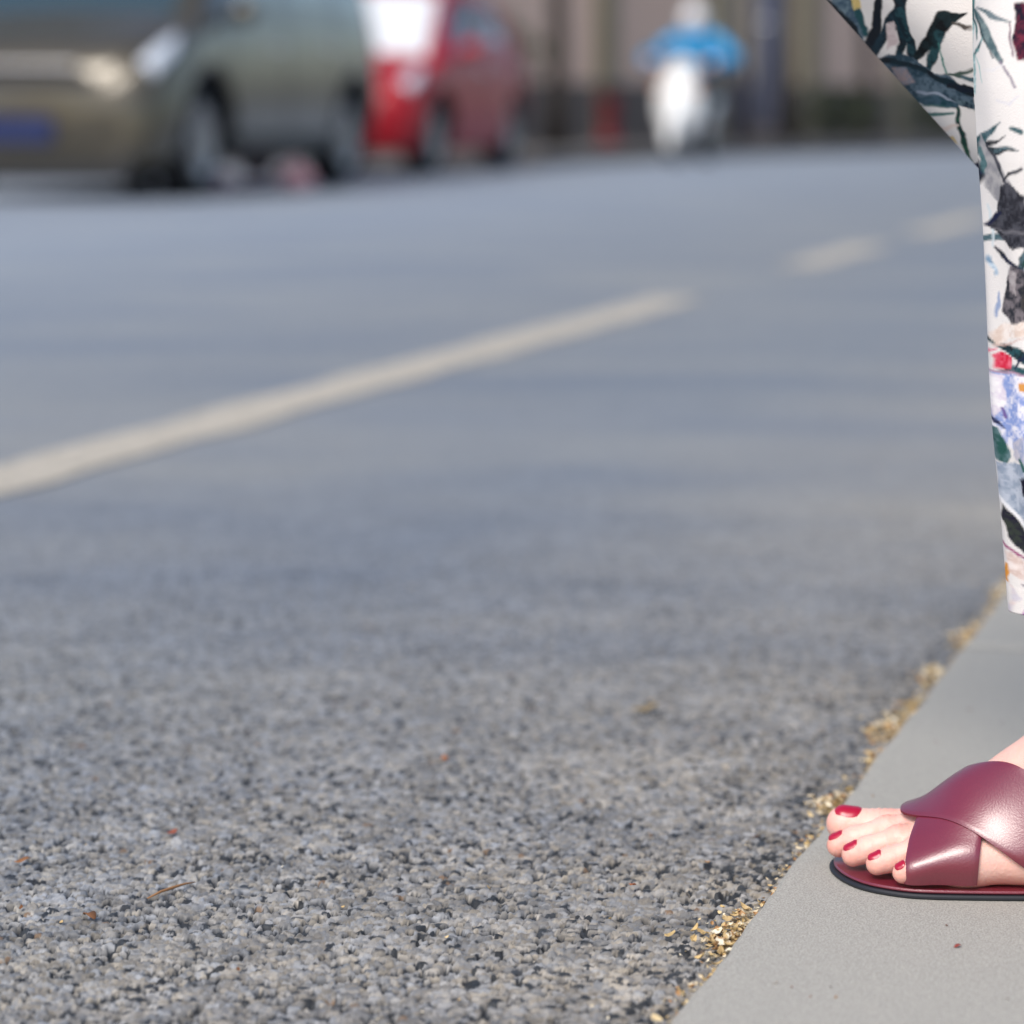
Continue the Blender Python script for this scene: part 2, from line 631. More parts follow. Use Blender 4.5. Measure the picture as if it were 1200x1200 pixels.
# painted edge line: a worn solid stretch, then dashes
def line_mat():
    m = mat('worn_line_paint', lin((182, 174, 160)), 0.75, var=0.14, vscale=6, spec=0.4, bump=0.3, bscale=200, wear=0.40)
    return m
M_LINE = line_mat()
def strip(name, s0, s1, n0, n1, z, m, parent, nseg=40, jag=0.010):
    V, F = [], []
    for i in range(nseg + 1):
        s = s0 + (s1 - s0) * i / nseg
        V.append(st(s, n0 + random.uniform(-jag, jag), z))
        V.append(st(s, n1 + random.uniform(-jag, jag), z))
    for i in range(nseg):
        F.append((2 * i, 2 * i + 1, 2 * i + 3, 2 * i + 2))
    me = bpy.data.meshes.new(name)
    me.from_pydata(V, [], F)
    return link(name, me, m, parent)
LW = 0.075
strip('line_marking', -8, 7.35, -1.775 - LW, -1.775 + LW, 0.0028, M_LINE, road, 90)
strip('line_marking', 8.9, 10.35, -1.775 - LW, -1.775 + LW, 0.0028, M_LINE, road, 10)
strip('line_marking', 11.4, 13.4, -1.775 - LW, -1.775 + LW, 0.0028, M_LINE, road, 10)
strip('line_marking', 14.8, 16.8, -1.775 - LW, -1.775 + LW, 0.0028, M_LINE, road, 10)

# near kerb: a row of cut stones, pavement slabs behind it
kerb = bpy.data.objects.new('kerb', None)
COL.objects.link(kerb)
kerb.location = st(0, KERB_N)
kerb['kind'] = 'structure'
def kerb_stone(s0, s1, wdt=0.30, h=0.20):
    nl, nw = int((s1 - s0) / 0.02), 14
    V, F = [], []
    # top surface with slightly worn arris, vertical faces below
    prof = [(0.0, -h), (0.0, -0.010), (0.0015, -0.004), (0.005, -0.0008), (0.012, 0.0)] + [(0.012 + (wdt - 0.024) * (k + 1) / nw, 0.0) for k in range(nw)] + [(wdt, -0.006), (wdt, -h)]
    m = len(prof)
    for i in range(nl + 1):
        s = s0 + (s1 - s0) * i / nl
        e = 0.003 if i in (0, nl) else 0.0
        for j, (a, z) in enumerate(prof):
            jit = (0.0009 * math.sin(s * 17) + 0.0007 * math.sin(s * 41 + 1) + 0.0005 * math.sin(s * 133)) * (1 if j < 5 else 0) + random.uniform(-.0004, .0004) * (j in (2, 3))
            p = st(s, KERB_N + a + jit, KZ + z - (e if z > -0.05 else 0))
            V.append((p[0] - kerb.location.x, p[1] - kerb.location.y, p[2]))
    for i in range(nl):
        for j in range(m - 1):
            F.append((i * m + j, i * m + j + 1, (i + 1) * m + j + 1, (i + 1) * m + j))
    F.append(tuple(range(m)))
    F.append(tuple(nl * m + j for j in range(m - 1, -1, -1)))
    me = bpy.data.meshes.new('kerb_stone')
    me.from_pydata(V, [], F)
    return link('kerb_stone', me, M_CONC, kerb)
JOINT = 2.62
for i in range(-4, 7):
    s0 = JOINT - 0.06 + i * 2.0
    kerb_stone(s0 + 0.003, s0 + 1.997)
pm = bpy.data.meshes.new('pavement')
a, b_, c_, d_ = st(-10, KERB_N + 0.306, KZ - 0.004), st(70, KERB_N + 0.306, KZ - 0.004), st(70, 30, KZ - 0.004), st(-10, 30, KZ - 0.004)
pm.from_pydata([a, b_, c_, d_], [], [(0, 3, 2, 1)])
link('pavement', pm, M_PAVE, None, kind='structure')

# ---- litter along the joint between asphalt and kerb
def flake(c, size, col, up, V, F, C):
    """small curled bit of dry leaf or husk: 3x2 bent grid"""
    a = random.uniform(0, 2 * math.pi)
    tilt = random.uniform(-0.7, 0.7)
    R = Matrix.Rotation(a, 3, 'Z') @ Matrix.Rotation(tilt, 3, 'X') @ Matrix.Rotation(random.uniform(-0.6, 0.6), 3, 'Y')
    l, wd = size, size * random.uniform(0.35, 0.8)
    curl = random.uniform(0.1, 0.5) * size
    b = len(V)
    for i in range(4):
        t = i / 3 - 0.5
        ww = wd * (1 - (2 * t) ** 2 * 0.75)
        for j in (-0.5, 0, 0.5):
            p = R @ Vector((t * l, j * ww, curl * (t * t * 2 + abs(j) * 0.8)))
            V.append((c[0] + p.x, c[1] + p.y, max(c[2] + p.z, 0.0008) + up))
            C.append(col)
    for i in range(3):
        for j in range(2):
            F.append((b + i * 3 + j, b + i * 3 + j + 1, b + i * 3 + j + 4, b + i * 3 + j + 3))
STRAW = [lin((206, 186, 146)), lin((196, 170, 122)), lin((182, 158, 116)), lin((222, 212, 190)), lin((170, 132, 92)), lin((200, 186, 160))]
def build_litter():
    V, F, C = [], [], []
    clumps = [(1.545, 0.10, 0.5), (1.62, 0.03, 1.7), (1.65, 0.03, 1.2), (1.84, 0.03, 0.5), (1.965, 0.03, 1.4), (2.10, 0.03, 0.6), (2.22, 0.04, 1.6), (2.31, 0.035, 1.2), (2.45, 0.045, 1.5), (2.64, 0.06, 1.2), (2.9, 0.12, 1.2)]
    for s0, sp, k in clumps:
        for _ in range(int(60 * k * k)):
            s = random.gauss(s0, sp * 0.5)
            n = KERB_N - abs(random.gauss(0, 0.0075 * k)) - 0.001
            p = st(s, n, abs(random.gauss(0.002, 0.003)))
            flake(p, random.uniform(0.002, 0.0085), random.choice(STRAW), 0, V, F, C)
    for _ in range(1300):
        s = random.uniform(1.3, 4.5)
        n = KERB_N - abs(random.gauss(0, 0.006)) - 0.0005
        flake(st(s, n, 0.001), random.uniform(0.0015, 0.0042), random.choice(STRAW), 0, V, F, C)
    for _ in range(140):                                   # crumbs strewn over asphalt and kerb
        s = random.uniform(1.3, 4.0)
        n = KERB_N - abs(random.gauss(0, 0.35))
        flake(st(s, n, 0.0015), random.uniform(0.002, 0.004), random.choice(STRAW + [lin((110, 74, 50))] * 3), 0, V, F, C)
    for _ in range(110):
        s = random.uniform(1.2, 3.2)
        n = KERB_N + random.uniform(0.02, 0.28)
        flake(st(s, n, KZ + 0.0006), random.uniform(0.0008, 0.0030), random.choice([lin((120, 80, 60)), lin((140, 110, 80)), lin((90, 80, 75))]), 0, V, F, C)
    me = bpy.data.meshes.new('leaf_litter')
    me.from_pydata(V, [], F)
    at = me.color_attributes.new('Col', 'FLOAT_COLOR', 'POINT')
    at.data.foreach_set('color', np.array([(*c, 1) for c in C], np.float32).ravel())
    return me
litter = link('leaf_litter', build_litter(), M_STRAW, None, kind='stuff')
tag(litter, 'straw coloured dry leaf crumbs gathered along the kerb edge', 'leaf litter')

def leaf_thing(s_or_xy, size, col, label, z=0.003, rz=0.0, group=None, name='fallen_leaf'):
    n = 7
    V, F = [], []
    for i in range(n):
        t = i / (n - 1)
        wd = size * 0.28 * math.sin(math.pi * min(1, t * 0.92 + 0.04)) ** 0.8
        zz = size * (0.10 * math.sin(t * 5 + size * 900) + 0.05)
        for j, q in ((-1, 0.16), (0, 0.0), (1, 0.20)):
            V.append(((t - 0.5) * size, j * wd, zz + q * wd * 1.2))
    for i in range(n - 1):
        for j in range(2):
            F.append((i * 3 + j, i * 3 + j + 1, i * 3 + j + 4, i * 3 + j + 3))
    zmin = min(v[2] for v in V)
    V = [(v[0], v[1], v[2] - zmin) for v in V]
    me = bpy.data.meshes.new(name)
    me.from_pydata(V, [], F)
    me.polygons.foreach_set('use_smooth', [True] * len(me.polygons))
    m = mat('leaf_' + name, col, 0.8, var=0.2, vscale=200)
    o = link(name, me, m)
    sm = o.modifiers.new('thickness', 'SOLIDIFY')
    sm.thickness = 0.0004
    o.location = (s_or_xy[0], s_or_xy[1], z)
    o.rotation_euler = (0, 0, rz)
    tag(o, label, 'leaf', group)
    return o

# ------------------------------------------------------------------ the person on the kerb
FOOT_A = rad(167.0)
PO = (0.4269, 1.7155, KZ)
woman = thing('person', 'person in white floral trousers and crossed burgundy sandals standing on the kerb', 'person', PO, FOOT_A)
UP = 0.0062                                             # footbed above the kerb

def foot_prims():
    c = lambda a, b, ra, rb, k: ('cap', a, b, ra, rb, k)
    P = []
    # ball, instep, heel, outer edge
    P += [c((.160, -.026, .018), (.140, .028, .015), .0185, .0145, .01)]
    P += [c((.168, -.012, .0185), (.135, -.010, .034), .0165, .0235, .014)]
    P += [c((.135, -.010, .034), (.100, -.008, .050), .0240, .031, .014)]
    P += [c((.100, -.008, .050), (.066, -.004, .078), .031, .034, .014)]
    P += [c((.066, -.004, .078), (.052, .000, .120), .034, .034, .014)]
    P += [c((.145, .027, .0145), (.060, .016, .022), .0145, .021, .014)]
    P += [c((.150, -.028, .018), (.060, -.016, .026), .017, .022, .014)]
    P += [c((.110, .002, .022), (.035, .000, .030), .022, .028, .016)]
    P += [c((.028, .000, .028), (.035, .000, .075), .0275, .026, .016)]
    P += [c((.054, .030, .070), (.052, .030, .076), .010, .010, .012), c((.060, -.030, .076), (.060, -.031, .080), .010, .010, .012)]
    # toes
    P += [c((.163, -.028, .0205), (.196, -.0315, .0170), .0150, .0118, .008), c((.196, -.0315, .0170), (.222, -.0305, .0190), .0118, .0118, .006)]
    t = [[(.160, -.0105, .024), (.192, -.0100, .0215), (.212, -.0095, .0145), (.2230, -.0092, .0100), .0088],
         [(.157, .0045, .022), (.183, .0075, .0205), (.202, .0097, .0135), (.2115, .0108, .0095), .0084],
         [(.148, .0185, .020), (.169, .0225, .0190), (.186, .0265, .0125), (.1945, .0282, .0092), .0080],
         [(.138, .0300, .017), (.156, .0365, .0155), (.171, .0415, .0105), (.1770, .0425, .0082), .0074]]
    for a, b, d, e, r in t:
        m_ = tuple((np.array(b) * .45 + np.array(d) * .55))
        P += [c(a, b, r * 1.10, r * 1.10, .007), c(b, m_, r * 1.10, r * .93, .0025), c(m_, d, r * .93, r * 1.0, .002), c(d, e, r * 1.0, r * .90, .003)]
    return P

NEAR_FOOT = foot_prims()
def xf_prims(P, M, flipv=False):
    out = []
    for p in P:
        q = list(p)
        for i in (1, 2):
            v = Vector(p[i])
            if flipv:
                v.y = -v.y
            q[i] = tuple(M @ v)
        out.append(tuple(q))
    return out

# far leg: knee lifted, shin sloping down and back behind the standing leg
F_HIP, F_KNEE, F_ANK = Vector((-.01, -.135, .885)), Vector((.3165, -.118, .7535)), Vector((.0415, -.150, .4585))
fd = Vector((-.28, -.03, -.95)).normalized()           # pointed foot
fz = (Vector((.9, 0, -.25)) - fd * Vector((.9, 0, -.25)).dot(fd)).normalized()
fy = fz.cross(fd)
MF = Matrix((fd, fy, fz)).transposed().to_4x4()
MF.translation = F_ANK - MF.to_3x3() @ Vector((.052, 0, .095))
FAR_FOOT = xf_prims(NEAR_FOOT, MF, True)

def body_prims():
    c = lambda a, b, ra, rb, k=.03: ('cap', tuple(a), tuple(b), ra, rb, k)
    P = list(NEAR_FOOT)
    P += [c((.052, 0, .115), (.048, 0, .20), .034, .037, .02), c((.048, 0, .20), (.040, 0, .32), .037, .053), c((.040, 0, .32), (.058, -.005, .45), .053, .053)]
    P += [c((.058, -.005, .45), (.02, -.025, .80), .056, .080)]
    P += FAR_FOOT
    k2 = F_KNEE.lerp(F_ANK, .4)
    P += [c(F_ANK, k2, .034, .052), c(k2, F_KNEE, .052, .053), c(F_KNEE, F_HIP, .056, .080)]
    P += [c((.0, -.03, .87), (.0, -.14, .87), .105, .105), c((0, -.085, .9), (.005, -.085, 1.06), .105, .088), c((.005, -.085, 1.06), (.01, -.085, 1.22), .09, .105)]
    P += [c((.005, -.085 - .14, 1.335), (.005, -.085 + .14, 1.335), .05, .05, .05), c((.0, -.085, 1.33), (.015, -.085, 1.43), .05, .046)]
    P += [('ell', (.035, -.085, 1.545), (.092, .073, .112), .03), c((.075, -.085, 1.475), (.095, -.085, 1.468), .04, .025, .03)]
    P += [c((.128, -.085, 1.535), (.138, -.085, 1.512), .008, .011, .012)]                  # nose
    P += [('ell', (.121, -.085, 1.484), (.008, .022, .006), .006)]                        # lips
    for s in (-1, 1):
        P += [('ell', (.028, -.085 + s * .076, 1.535), (.018, .007, .028), .006)]           # ears
        sh, el, wr = Vector((0, -.085 + s * .18, 1.325)), Vector((-.04, -.085 + s * .23, 1.07)), Vector((.10, -.085 + s * .22, .87))
        P += [c(sh, el, .042, .036), c(el, wr, .036, .024)]
        d = (wr - el).normalized()
        sid = Vector((0, s, 0))
        fr = d.cross(sid).normalized() * -s
        pc = wr + d * .05
        P += [c(wr, pc, .022, .026, .015)]
        for q, (o, L) in enumerate(((-.024, .062), (-.008, .074), (.008, .07), (.023, .054))):
            a = pc + d * .022 + fr * o
            b = a + d * L * .55 - sid * .008
            P += [c(a, b, .0085, .0078, .004), c(b, b + d * L * .4 - sid * .022, .0078, .0068, .003)]
        a = wr + d * .018 - fr * .018
        b = a + d * .035 - fr * .030
        P += [c(a, b, .0105, .009, .008), c(b, b + d * .028 - fr * .006, .009, .0075, .003)]
    return P

def uneven(lo, hi, fine, f, coarse):
    g = [lo]
    x = lo
    while x < hi:
        dd = 0
        if x < fine[0]:
            dd = fine[0] - x
        elif x > fine[1]:
            dd = x - fine[1]
        x += min(coarse, f + dd * 0.25)
        g.append(x)
    return np.array(g)

BP = body_prims()
gx = uneven(-.30, .42, (.14, .238), .0012, .008)
gy = uneven(-.42, .22, (-.048, .054), .0013, .008)
gz = uneven(-.01, 1.70, (-.004, .04), .0012, .008)
D = sdf_field(BP, gx, gy, gz)
bv, bf = surfnets(gx, gy, gz, D)
del D
def skin_tones(V):
    """flushed toe tips, knuckles and sole, paler instep, faint mottling"""
    pale, flush, deep = np.array(lin((232, 186, 172))), np.array(lin((226, 150, 134))), np.array(lin((205, 118, 106)))
    f = np.zeros(len(V))
    for tip, kn in (((.226, -.031, .019), (.192, -.031, .03)), ((.224, -.009, .010), (.192, -.010, .031)), ((.2125, .011, .0095), (.183, .0075, .030)), ((.196, .028, .009), (.169, .0225, .028)), ((.179, .0425, .008), (.156, .0365, .025))):
        f = np.maximum(f, np.exp(-((V - np.array(tip)) ** 2).sum(1) / .010 ** 2) * .85)
        f = np.maximum(f, np.exp(-((V - np.array(kn)) ** 2).sum(1) / .008 ** 2) * .55)
    f = np.maximum(f, np.clip((.012 - V[:, 2]) / .012, 0, 1) * .8)
    f = f + (vnoise(V[:, [0, 1]], 160, 61) - .5) * .28 + (vnoise(V[:, [0, 2]], 420, 62) - .5) * .16
    f = np.clip(f, 0, 1)[:, None]
    return pale * (1 - f) + flush * f
M_SKINT = mat('skin_toned', (1, 1, 1), 0.46, attr='Col', sss=0.30, bump=0.12, bscale=420)
# fine cross creases over the toe joints
for kn, ax_, rr_ in (((.192, -.010, .031), (1, 0, -.3), .007), ((.183, .0075, .030), (1, .1, -.3), .007), ((.169, .0225, .028), (1, .2, -.3), .007), ((.156, .0365, .025), (1, .3, -.3), .006), ((.200, -.031, .029), (1, 0, 0), .008)):
    dlt = bv - np.array(kn)
    a_ = np.array(ax_) / np.linalg.norm(ax_)
    ww_ = np.exp(-(dlt ** 2).sum(1) / rr_ ** 2)
    bv[:, 2] += ww_ * .00035 * np.cos((dlt @ a_) / .0040 * 2 * np.pi)
body = link('body', mesh_np('body', bv, bf, True, skin_tones(bv)), M_SKINT, woman)
body.location = (0, 0, UP)

# toenails, pressed onto the toe surface
def project(prims, P, n, start=0.02):
    Q = P + n * start
    for _ in range(40):
        d = sdf_pts(prims, Q)
        Q = Q - n * d[:, None] * 0.8
    return Q
def nail(c, fwd, nrm, L, W, xf=None):
    fwd, nrm = Vector(fwd).normalized(), Vector(nrm).normalized()
    fwd = (fwd - nrm * fwd.dot(nrm)).normalized()
    sd = nrm.cross(fwd)
    na, nb = 9, 9
    A, B = np.meshgrid(np.linspace(-1, 1, na), np.linspace(-1, 1, nb), indexing='ij')
    # squircle outline
    a = A * np.sqrt(1 - B * B / 2.6)
    b = B * np.sqrt(1 - A * A / 2.6)
    P = np.array(c)[None] + a.ravel()[:, None] * np.array(fwd)[None] * L / 2 + b.ravel()[:, None] * np.array(sd)[None] * W / 2
    Q = project(NEAR_FOOT, P, np.array(nrm), .012)
    rim = np.maximum(np.abs(A), np.abs(B)).ravel()
    up = np.where(rim > .95, 0.0001, 0.0009)
    Q = Q + np.array(nrm)[None] * up[:, None]
    if xf is not None:
        Q[:, 1] *= -1
        Q = Q @ np.array(xf.to_3x3()).T + np.array(xf.translation)
    idx = np.arange(na * nb).reshape(na, nb)
    F = np.stack([idx[:-1, :-1], idx[1:, :-1], idx[1:, 1:], idx[:-1, 1:]], -1).reshape(-1, 4)
    link('toenail', mesh_np('toenail', Q, F), M_NAIL, body)
NAILS = [((.219, -.0300, .026), (1, 0, .15), (.10, .42, .9), .0175, .0165),
         ((.2220, -.0090, .0140), (.75, 0, -.7), (.75, .12, .70), .0105, .0100),
         ((.2105, .0110, .0135), (.75, 0, -.7), (.75, .20, .68), .0105, .0100),
         ((.1935, .0285, .0130), (.75, 0, -.7), (.75, .27, .66), .0096, .0094),
         ((.1760, .0432, .0115), (.75, 0, -.7), (.70, .40, .62), .0075, .0078)]
for nl in NAILS:
    nail(*nl)
for nl in NAILS:
    nail(*nl, xf=MF)

# sandals
def closed_cr(pts, n=10):
    m = len(pts)
    out = []
    for i in range(m):
        p0, p1, p2, p3 = [np.array(pts[(i + k - 1) % m], float) for k in range(4)]
        for t in np.linspace(0, 1, n, endpoint=False):
            out.append(0.5 * ((2 * p1) + (-p0 + p2) * t + (2 * p0 - 5 * p1 + 4 * p2 - p3) * t * t + (-p0 + 3 * p1 - 3 * p2 + p3) * t ** 3))
    return np.array(out)
OUTLINE = closed_cr([(-.008, .0), (.001, .021), (.03, .030), (.08, .034), (.125, .0425), (.160, .0480), (.180, .0465), (.201, .0370), (.2165, .0190), (.2260, -.004), (.2265, -.026), (.217, -.041), (.190, -.047), (.155, -.0465), (.11, -.037), (.06, -.030), (.02, -.028), (.0, -.019)])
def slab_mesh(name, z0, z1, grow, rnd):
    c = OUTLINE.mean(0)
    t = np.roll(OUTLINE, -1, 0) - np.roll(OUTLINE, 1, 0)
    nn = np.stack([-t[:, 1], t[:, 0]], -1)
    nn /= np.linalg.norm(nn, axis=1)[:, None]
    if ((OUTLINE - c) * nn).sum() < 0:
        nn = -nn
    V, F = [], []
    lev = [(grow - rnd, z0), (grow, z0 + rnd), (grow, z1 - rnd), (grow - rnd, z1)]
    n = len(OUTLINE)
    for g, z in lev:
        for p in OUTLINE + nn * g:
            V.append((p[0], p[1], z))
    for k in range(len(lev) - 1):
        for i in range(n):
            F.append((k * n + i, k * n + (i + 1) % n, (k + 1) * n + (i + 1) % n, (k + 1) * n + i))
    F.append(tuple(range(n)))
    F.append(tuple((len(lev) - 1) * n + i for i in range(n - 1, -1, -1)))
    me = bpy.data.meshes.new(name)
    me.from_pydata(V, [], F)
    bm = bmesh.new()
    bm.from_mesh(me)
    bmesh.ops.recalc_face_normals(bm, faces=list(bm.faces))
    bm.to_mesh(me)
    bm.free()
    return me

UG = np.arange(-.01, .205, .003)
TG = np.linspace(-.35, math.pi + .35, 110)
V0, W0 = -.001, .010
def strap_radius():
    Rm = np.zeros((len(UG), len(TG)))
    for i, u in enumerate(UG):
        th = TG
        dv, dw = np.cos(th), np.sin(th)
        r = np.full(len(th), .11)
        for _ in range(60):
            P = np.stack([np.full(len(th), u), V0 + r * dv, W0 + r * dw], -1)
            r = np.maximum(r - 0.7 * sdf_pts(NEAR_FOOT, P), .012)
        pts = np.stack([r * dv, r * dw], -1)
        # taut leather bridges hollows: upper convex hull of the section
        o = []
        for q in range(len(th)):
            k = pts @ np.array([dv[q], dw[q]])
            o.append(k.max())
        sup = np.array(o)
        # radius of the hull along each direction from its support function
        rr = np.full(len(th), 1.0)
        for q in range(len(th)):
            cs = np.cos(th - th[q])
            ok = cs > .25
            rr[q] = (sup[ok] / cs[ok]).min()
        Rm[i] = rr
    for _ in range(12):
        Rm[1:-1] = (Rm[:-2] + 2 * Rm[1:-1] + Rm[2:]) / 4
    return Rm
SR = strap_radius()
def sr(u, th):
    a = np.clip((u - UG[0]) / (UG[1] - UG[0]), 0, len(UG) - 1.001)
    b = np.clip((th - TG[0]) / (TG[1] - TG[0]), 0, len(TG) - 1.001)
    i, j = a.astype(int), b.astype(int)
    fa, fb = a - i, b - j
    return (SR[i, j] * (1 - fa) + SR[i + 1, j] * fa) * (1 - fb) + (SR[i, j + 1] * (1 - fa) + SR[i + 1, j + 1] * fa) * fb

def strap_mesh(name, keys, lift, thick=.0022):
    """keys: list of (theta, u_front, u_rear)"""
    kt = [k[0] for k in keys]
    nt, nw = 80, 26
    th = np.linspace(kt[0], kt[-1], nt)
    def sm(vals):
        y = np.interp(th, kt, vals)
        for _ in range(40):
            y[1:-1] = (y[:-2] + 2 * y[1:-1] + y[2:]) / 4
        return y
    uf, ur = sm([k[1] for k in keys]), sm([k[2] for k in keys])
    x = np.linspace(0, 1, nw)
    Tt, Xx = np.meshgrid(th, x, indexing='ij')
    Uu = uf[:, None] * (1 - Xx) + ur[:, None] * Xx
    R = sr(Uu, Tt)
    ends = np.clip((Tt - kt[0]) / .5, 0, 1) * np.clip((kt[-1] - Tt) / .5, 0, 1)
    ends = ends * ends * (3 - 2 * ends)
    prof = thick * (1 - np.abs(2 * Xx - 1) ** 30 * .35)
    lo = R + .0004 + lift * ends
    hi = lo + prof
    def pt(r):
        return np.stack([Uu, V0 + r * np.cos(Tt), np.maximum(W0 + r * np.sin(Tt), -.003)], -1).reshape(-1, 3)
    n = nt * nw
    V = np.concatenate([pt(hi), pt(lo), pt(hi), pt(lo)])
    idx = np.arange(n).reshape(nt, nw)
    F = [np.stack([idx[:-1, :-1], idx[:-1, 1:], idx[1:, 1:], idx[1:, :-1]], -1).reshape(-1, 4)]
    F.append(F[0][:, ::-1] + n)
    for e in (idx[:, 0], idx[:, -1], idx[0, :], idx[-1, :]):
        F.append(np.stack([e[:-1], e[1:], e[1:] + n, e[:-1] + n], -1) + 2 * n)
    nmain = len(F[0]) * 2
    me = mesh_np(name, V, np.concatenate(F))
    me.materials.append(M_LEATHER)
    me.materials.append(M_EDGE)
    me.polygons.foreach_set('material_index', (np.arange(len(me.polygons)) >= nmain).astype(np.int32))
    bm = bmesh.new()
    bm.from_mesh(me)
    bmesh.ops.recalc_face_normals(bm, faces=list(bm.faces))
    bm.to_mesh(me)
    bm.free()
    return me

def sandal(xf=None):
    def fix(me):
        if xf is not None:
            me.transform(Matrix.Diagonal((1, -1, 1, 1)))
            me.flip_normals()
        return me
    root = link('sandal', fix(slab_mesh('sandal', -.0061, -.0030, .0020, .0010)), M_SOLE, woman)
    root['label'] = 'flat burgundy leather sandal with two crossed straps and black sole'
    link('insole', fix(slab_mesh('insole', -.0028, -.0006, -.0008, .0008)), M_LEATHER, root)
    sA = [(-.16, .176, .131), (.5, .1750, .129), (1.15, .172, .130), (1.9, .172, .140), (2.7, .164, .135), (3.3, .155, .112)]
    sB = [(-.10, .088, .020), (.45, .122, .040), (.85, .155, .072), (1.25, .1755, .110), (1.65, .184, .140), (2.3, .1845, .150), (3.25, .176, .140)]
    link('strap', fix(strap_mesh('strap', sA, .0010)), M_LEATHER, root)
    link('strap', fix(strap_mesh('strap', sB, .0026)), M_LEATHER, root)
    if xf is None:
        root.location = (0, 0, UP)
    else:
        root.matrix_local = Matrix.Translation((0, 0, UP)) @ xf
    return root
sandal()
sandal(MF)

# ---- printed trousers: the print is painted in the cloth's own coordinates (along the leg, round the leg)
WHITE = lin((230, 224, 220))
def inpoly(x, y, poly):
    c = np.zeros(len(x), bool)
    n = len(poly)
    for i in range(n):
        x0, y0 = poly[i]
        x1, y1 = poly[(i + 1) % n]
        if y0 == y1:
            continue
        hit = ((y0 > y) != (y1 > y)) & (x < (x1 - x0) * (y - y0) / (y1 - y0) + x0)
        c ^= hit
    return c
def paint(x, y, shapes, col):
    P = np.stack([x, y], -1)
    wob = 1.0
    nx = x + (vnoise(P, .07, 21) - .5) * 5 * wob + (vnoise(P, .25, 24) - .5) * 1.2
    ny = y + (vnoise(P, .07, 22) - .5) * 5 * wob + (vnoise(P, .25, 26) - .5) * 1.2
    tone = vnoise(P, .12, 23) * .6 + vnoise(P, .35, 25) * .4
    for sh in shapes:
        kind = sh[0]
        if kind == 'poly':
            xs = [q[0] for q in sh[1]]
            ys = [q[1] for q in sh[1]]
            b = np.nonzero((nx > min(xs) - 2) & (nx < max(xs) + 2) & (ny > min(ys) - 2) & (ny < max(ys) + 2))[0]
            if len(b) == 0:
                continue
            cov = sum(inpoly(nx[b] + jx, ny[b] + jy, sh[1]).astype(float) for jx, jy in ((0, 0), (1.1, .4), (-1.1, -.4), (.4, -1.1), (-.4, 1.1))) / 5
            b, cov = b[cov > 0], cov[cov > 0][:, None]
            c0 = np.array(lin(sh[2]))
            c1 = np.array(lin(sh[3])) if len(sh) > 3 else c0
            t = np.clip((tone[b] - .3) / .4, 0, 1)[:, None]
            col[b] = col[b] * (1 - cov) + (c0 * (1 - t) + c1 * t) * cov
        else:                                            # brush stroke: points with widths
            pts, ws = sh[1], sh[2]
            c0 = np.array(lin(sh[3]))
            c1 = np.array(lin(sh[4])) if len(sh) > 4 else c0
            for i in range(len(pts) - 1):
                a, b2 = np.array(pts[i], float), np.array(pts[i + 1], float)
                wm = max(ws[i], ws[i + 1]) + 3
                b = np.nonzero((nx > min(a[0], b2[0]) - wm) & (nx < max(a[0], b2[0]) + wm) & (ny > min(a[1], b2[1]) - wm) & (ny < max(a[1], b2[1]) + wm))[0]
                if len(b) == 0:
                    continue
                ab = b2 - a
                t = np.clip(((nx[b] - a[0]) * ab[0] + (ny[b] - a[1]) * ab[1]) / max(ab @ ab, 1e-6), 0, 1)
                d = np.hypot(nx[b] - a[0] - ab[0] * t, ny[b] - a[1] - ab[1] * t)
                wd = (ws[i] + (ws[i + 1] - ws[i]) * t) / 2
                al = np.clip((wd - d) / 2.4 + .5, 0, 1)[:, None]
                q = np.clip((tone[b] - .3) / .4, 0, 1)[:, None]
                cc = c0 * (1 - q) + c1 * q
                col[b] = col[b] * (1 - al) + cc * al
    return col

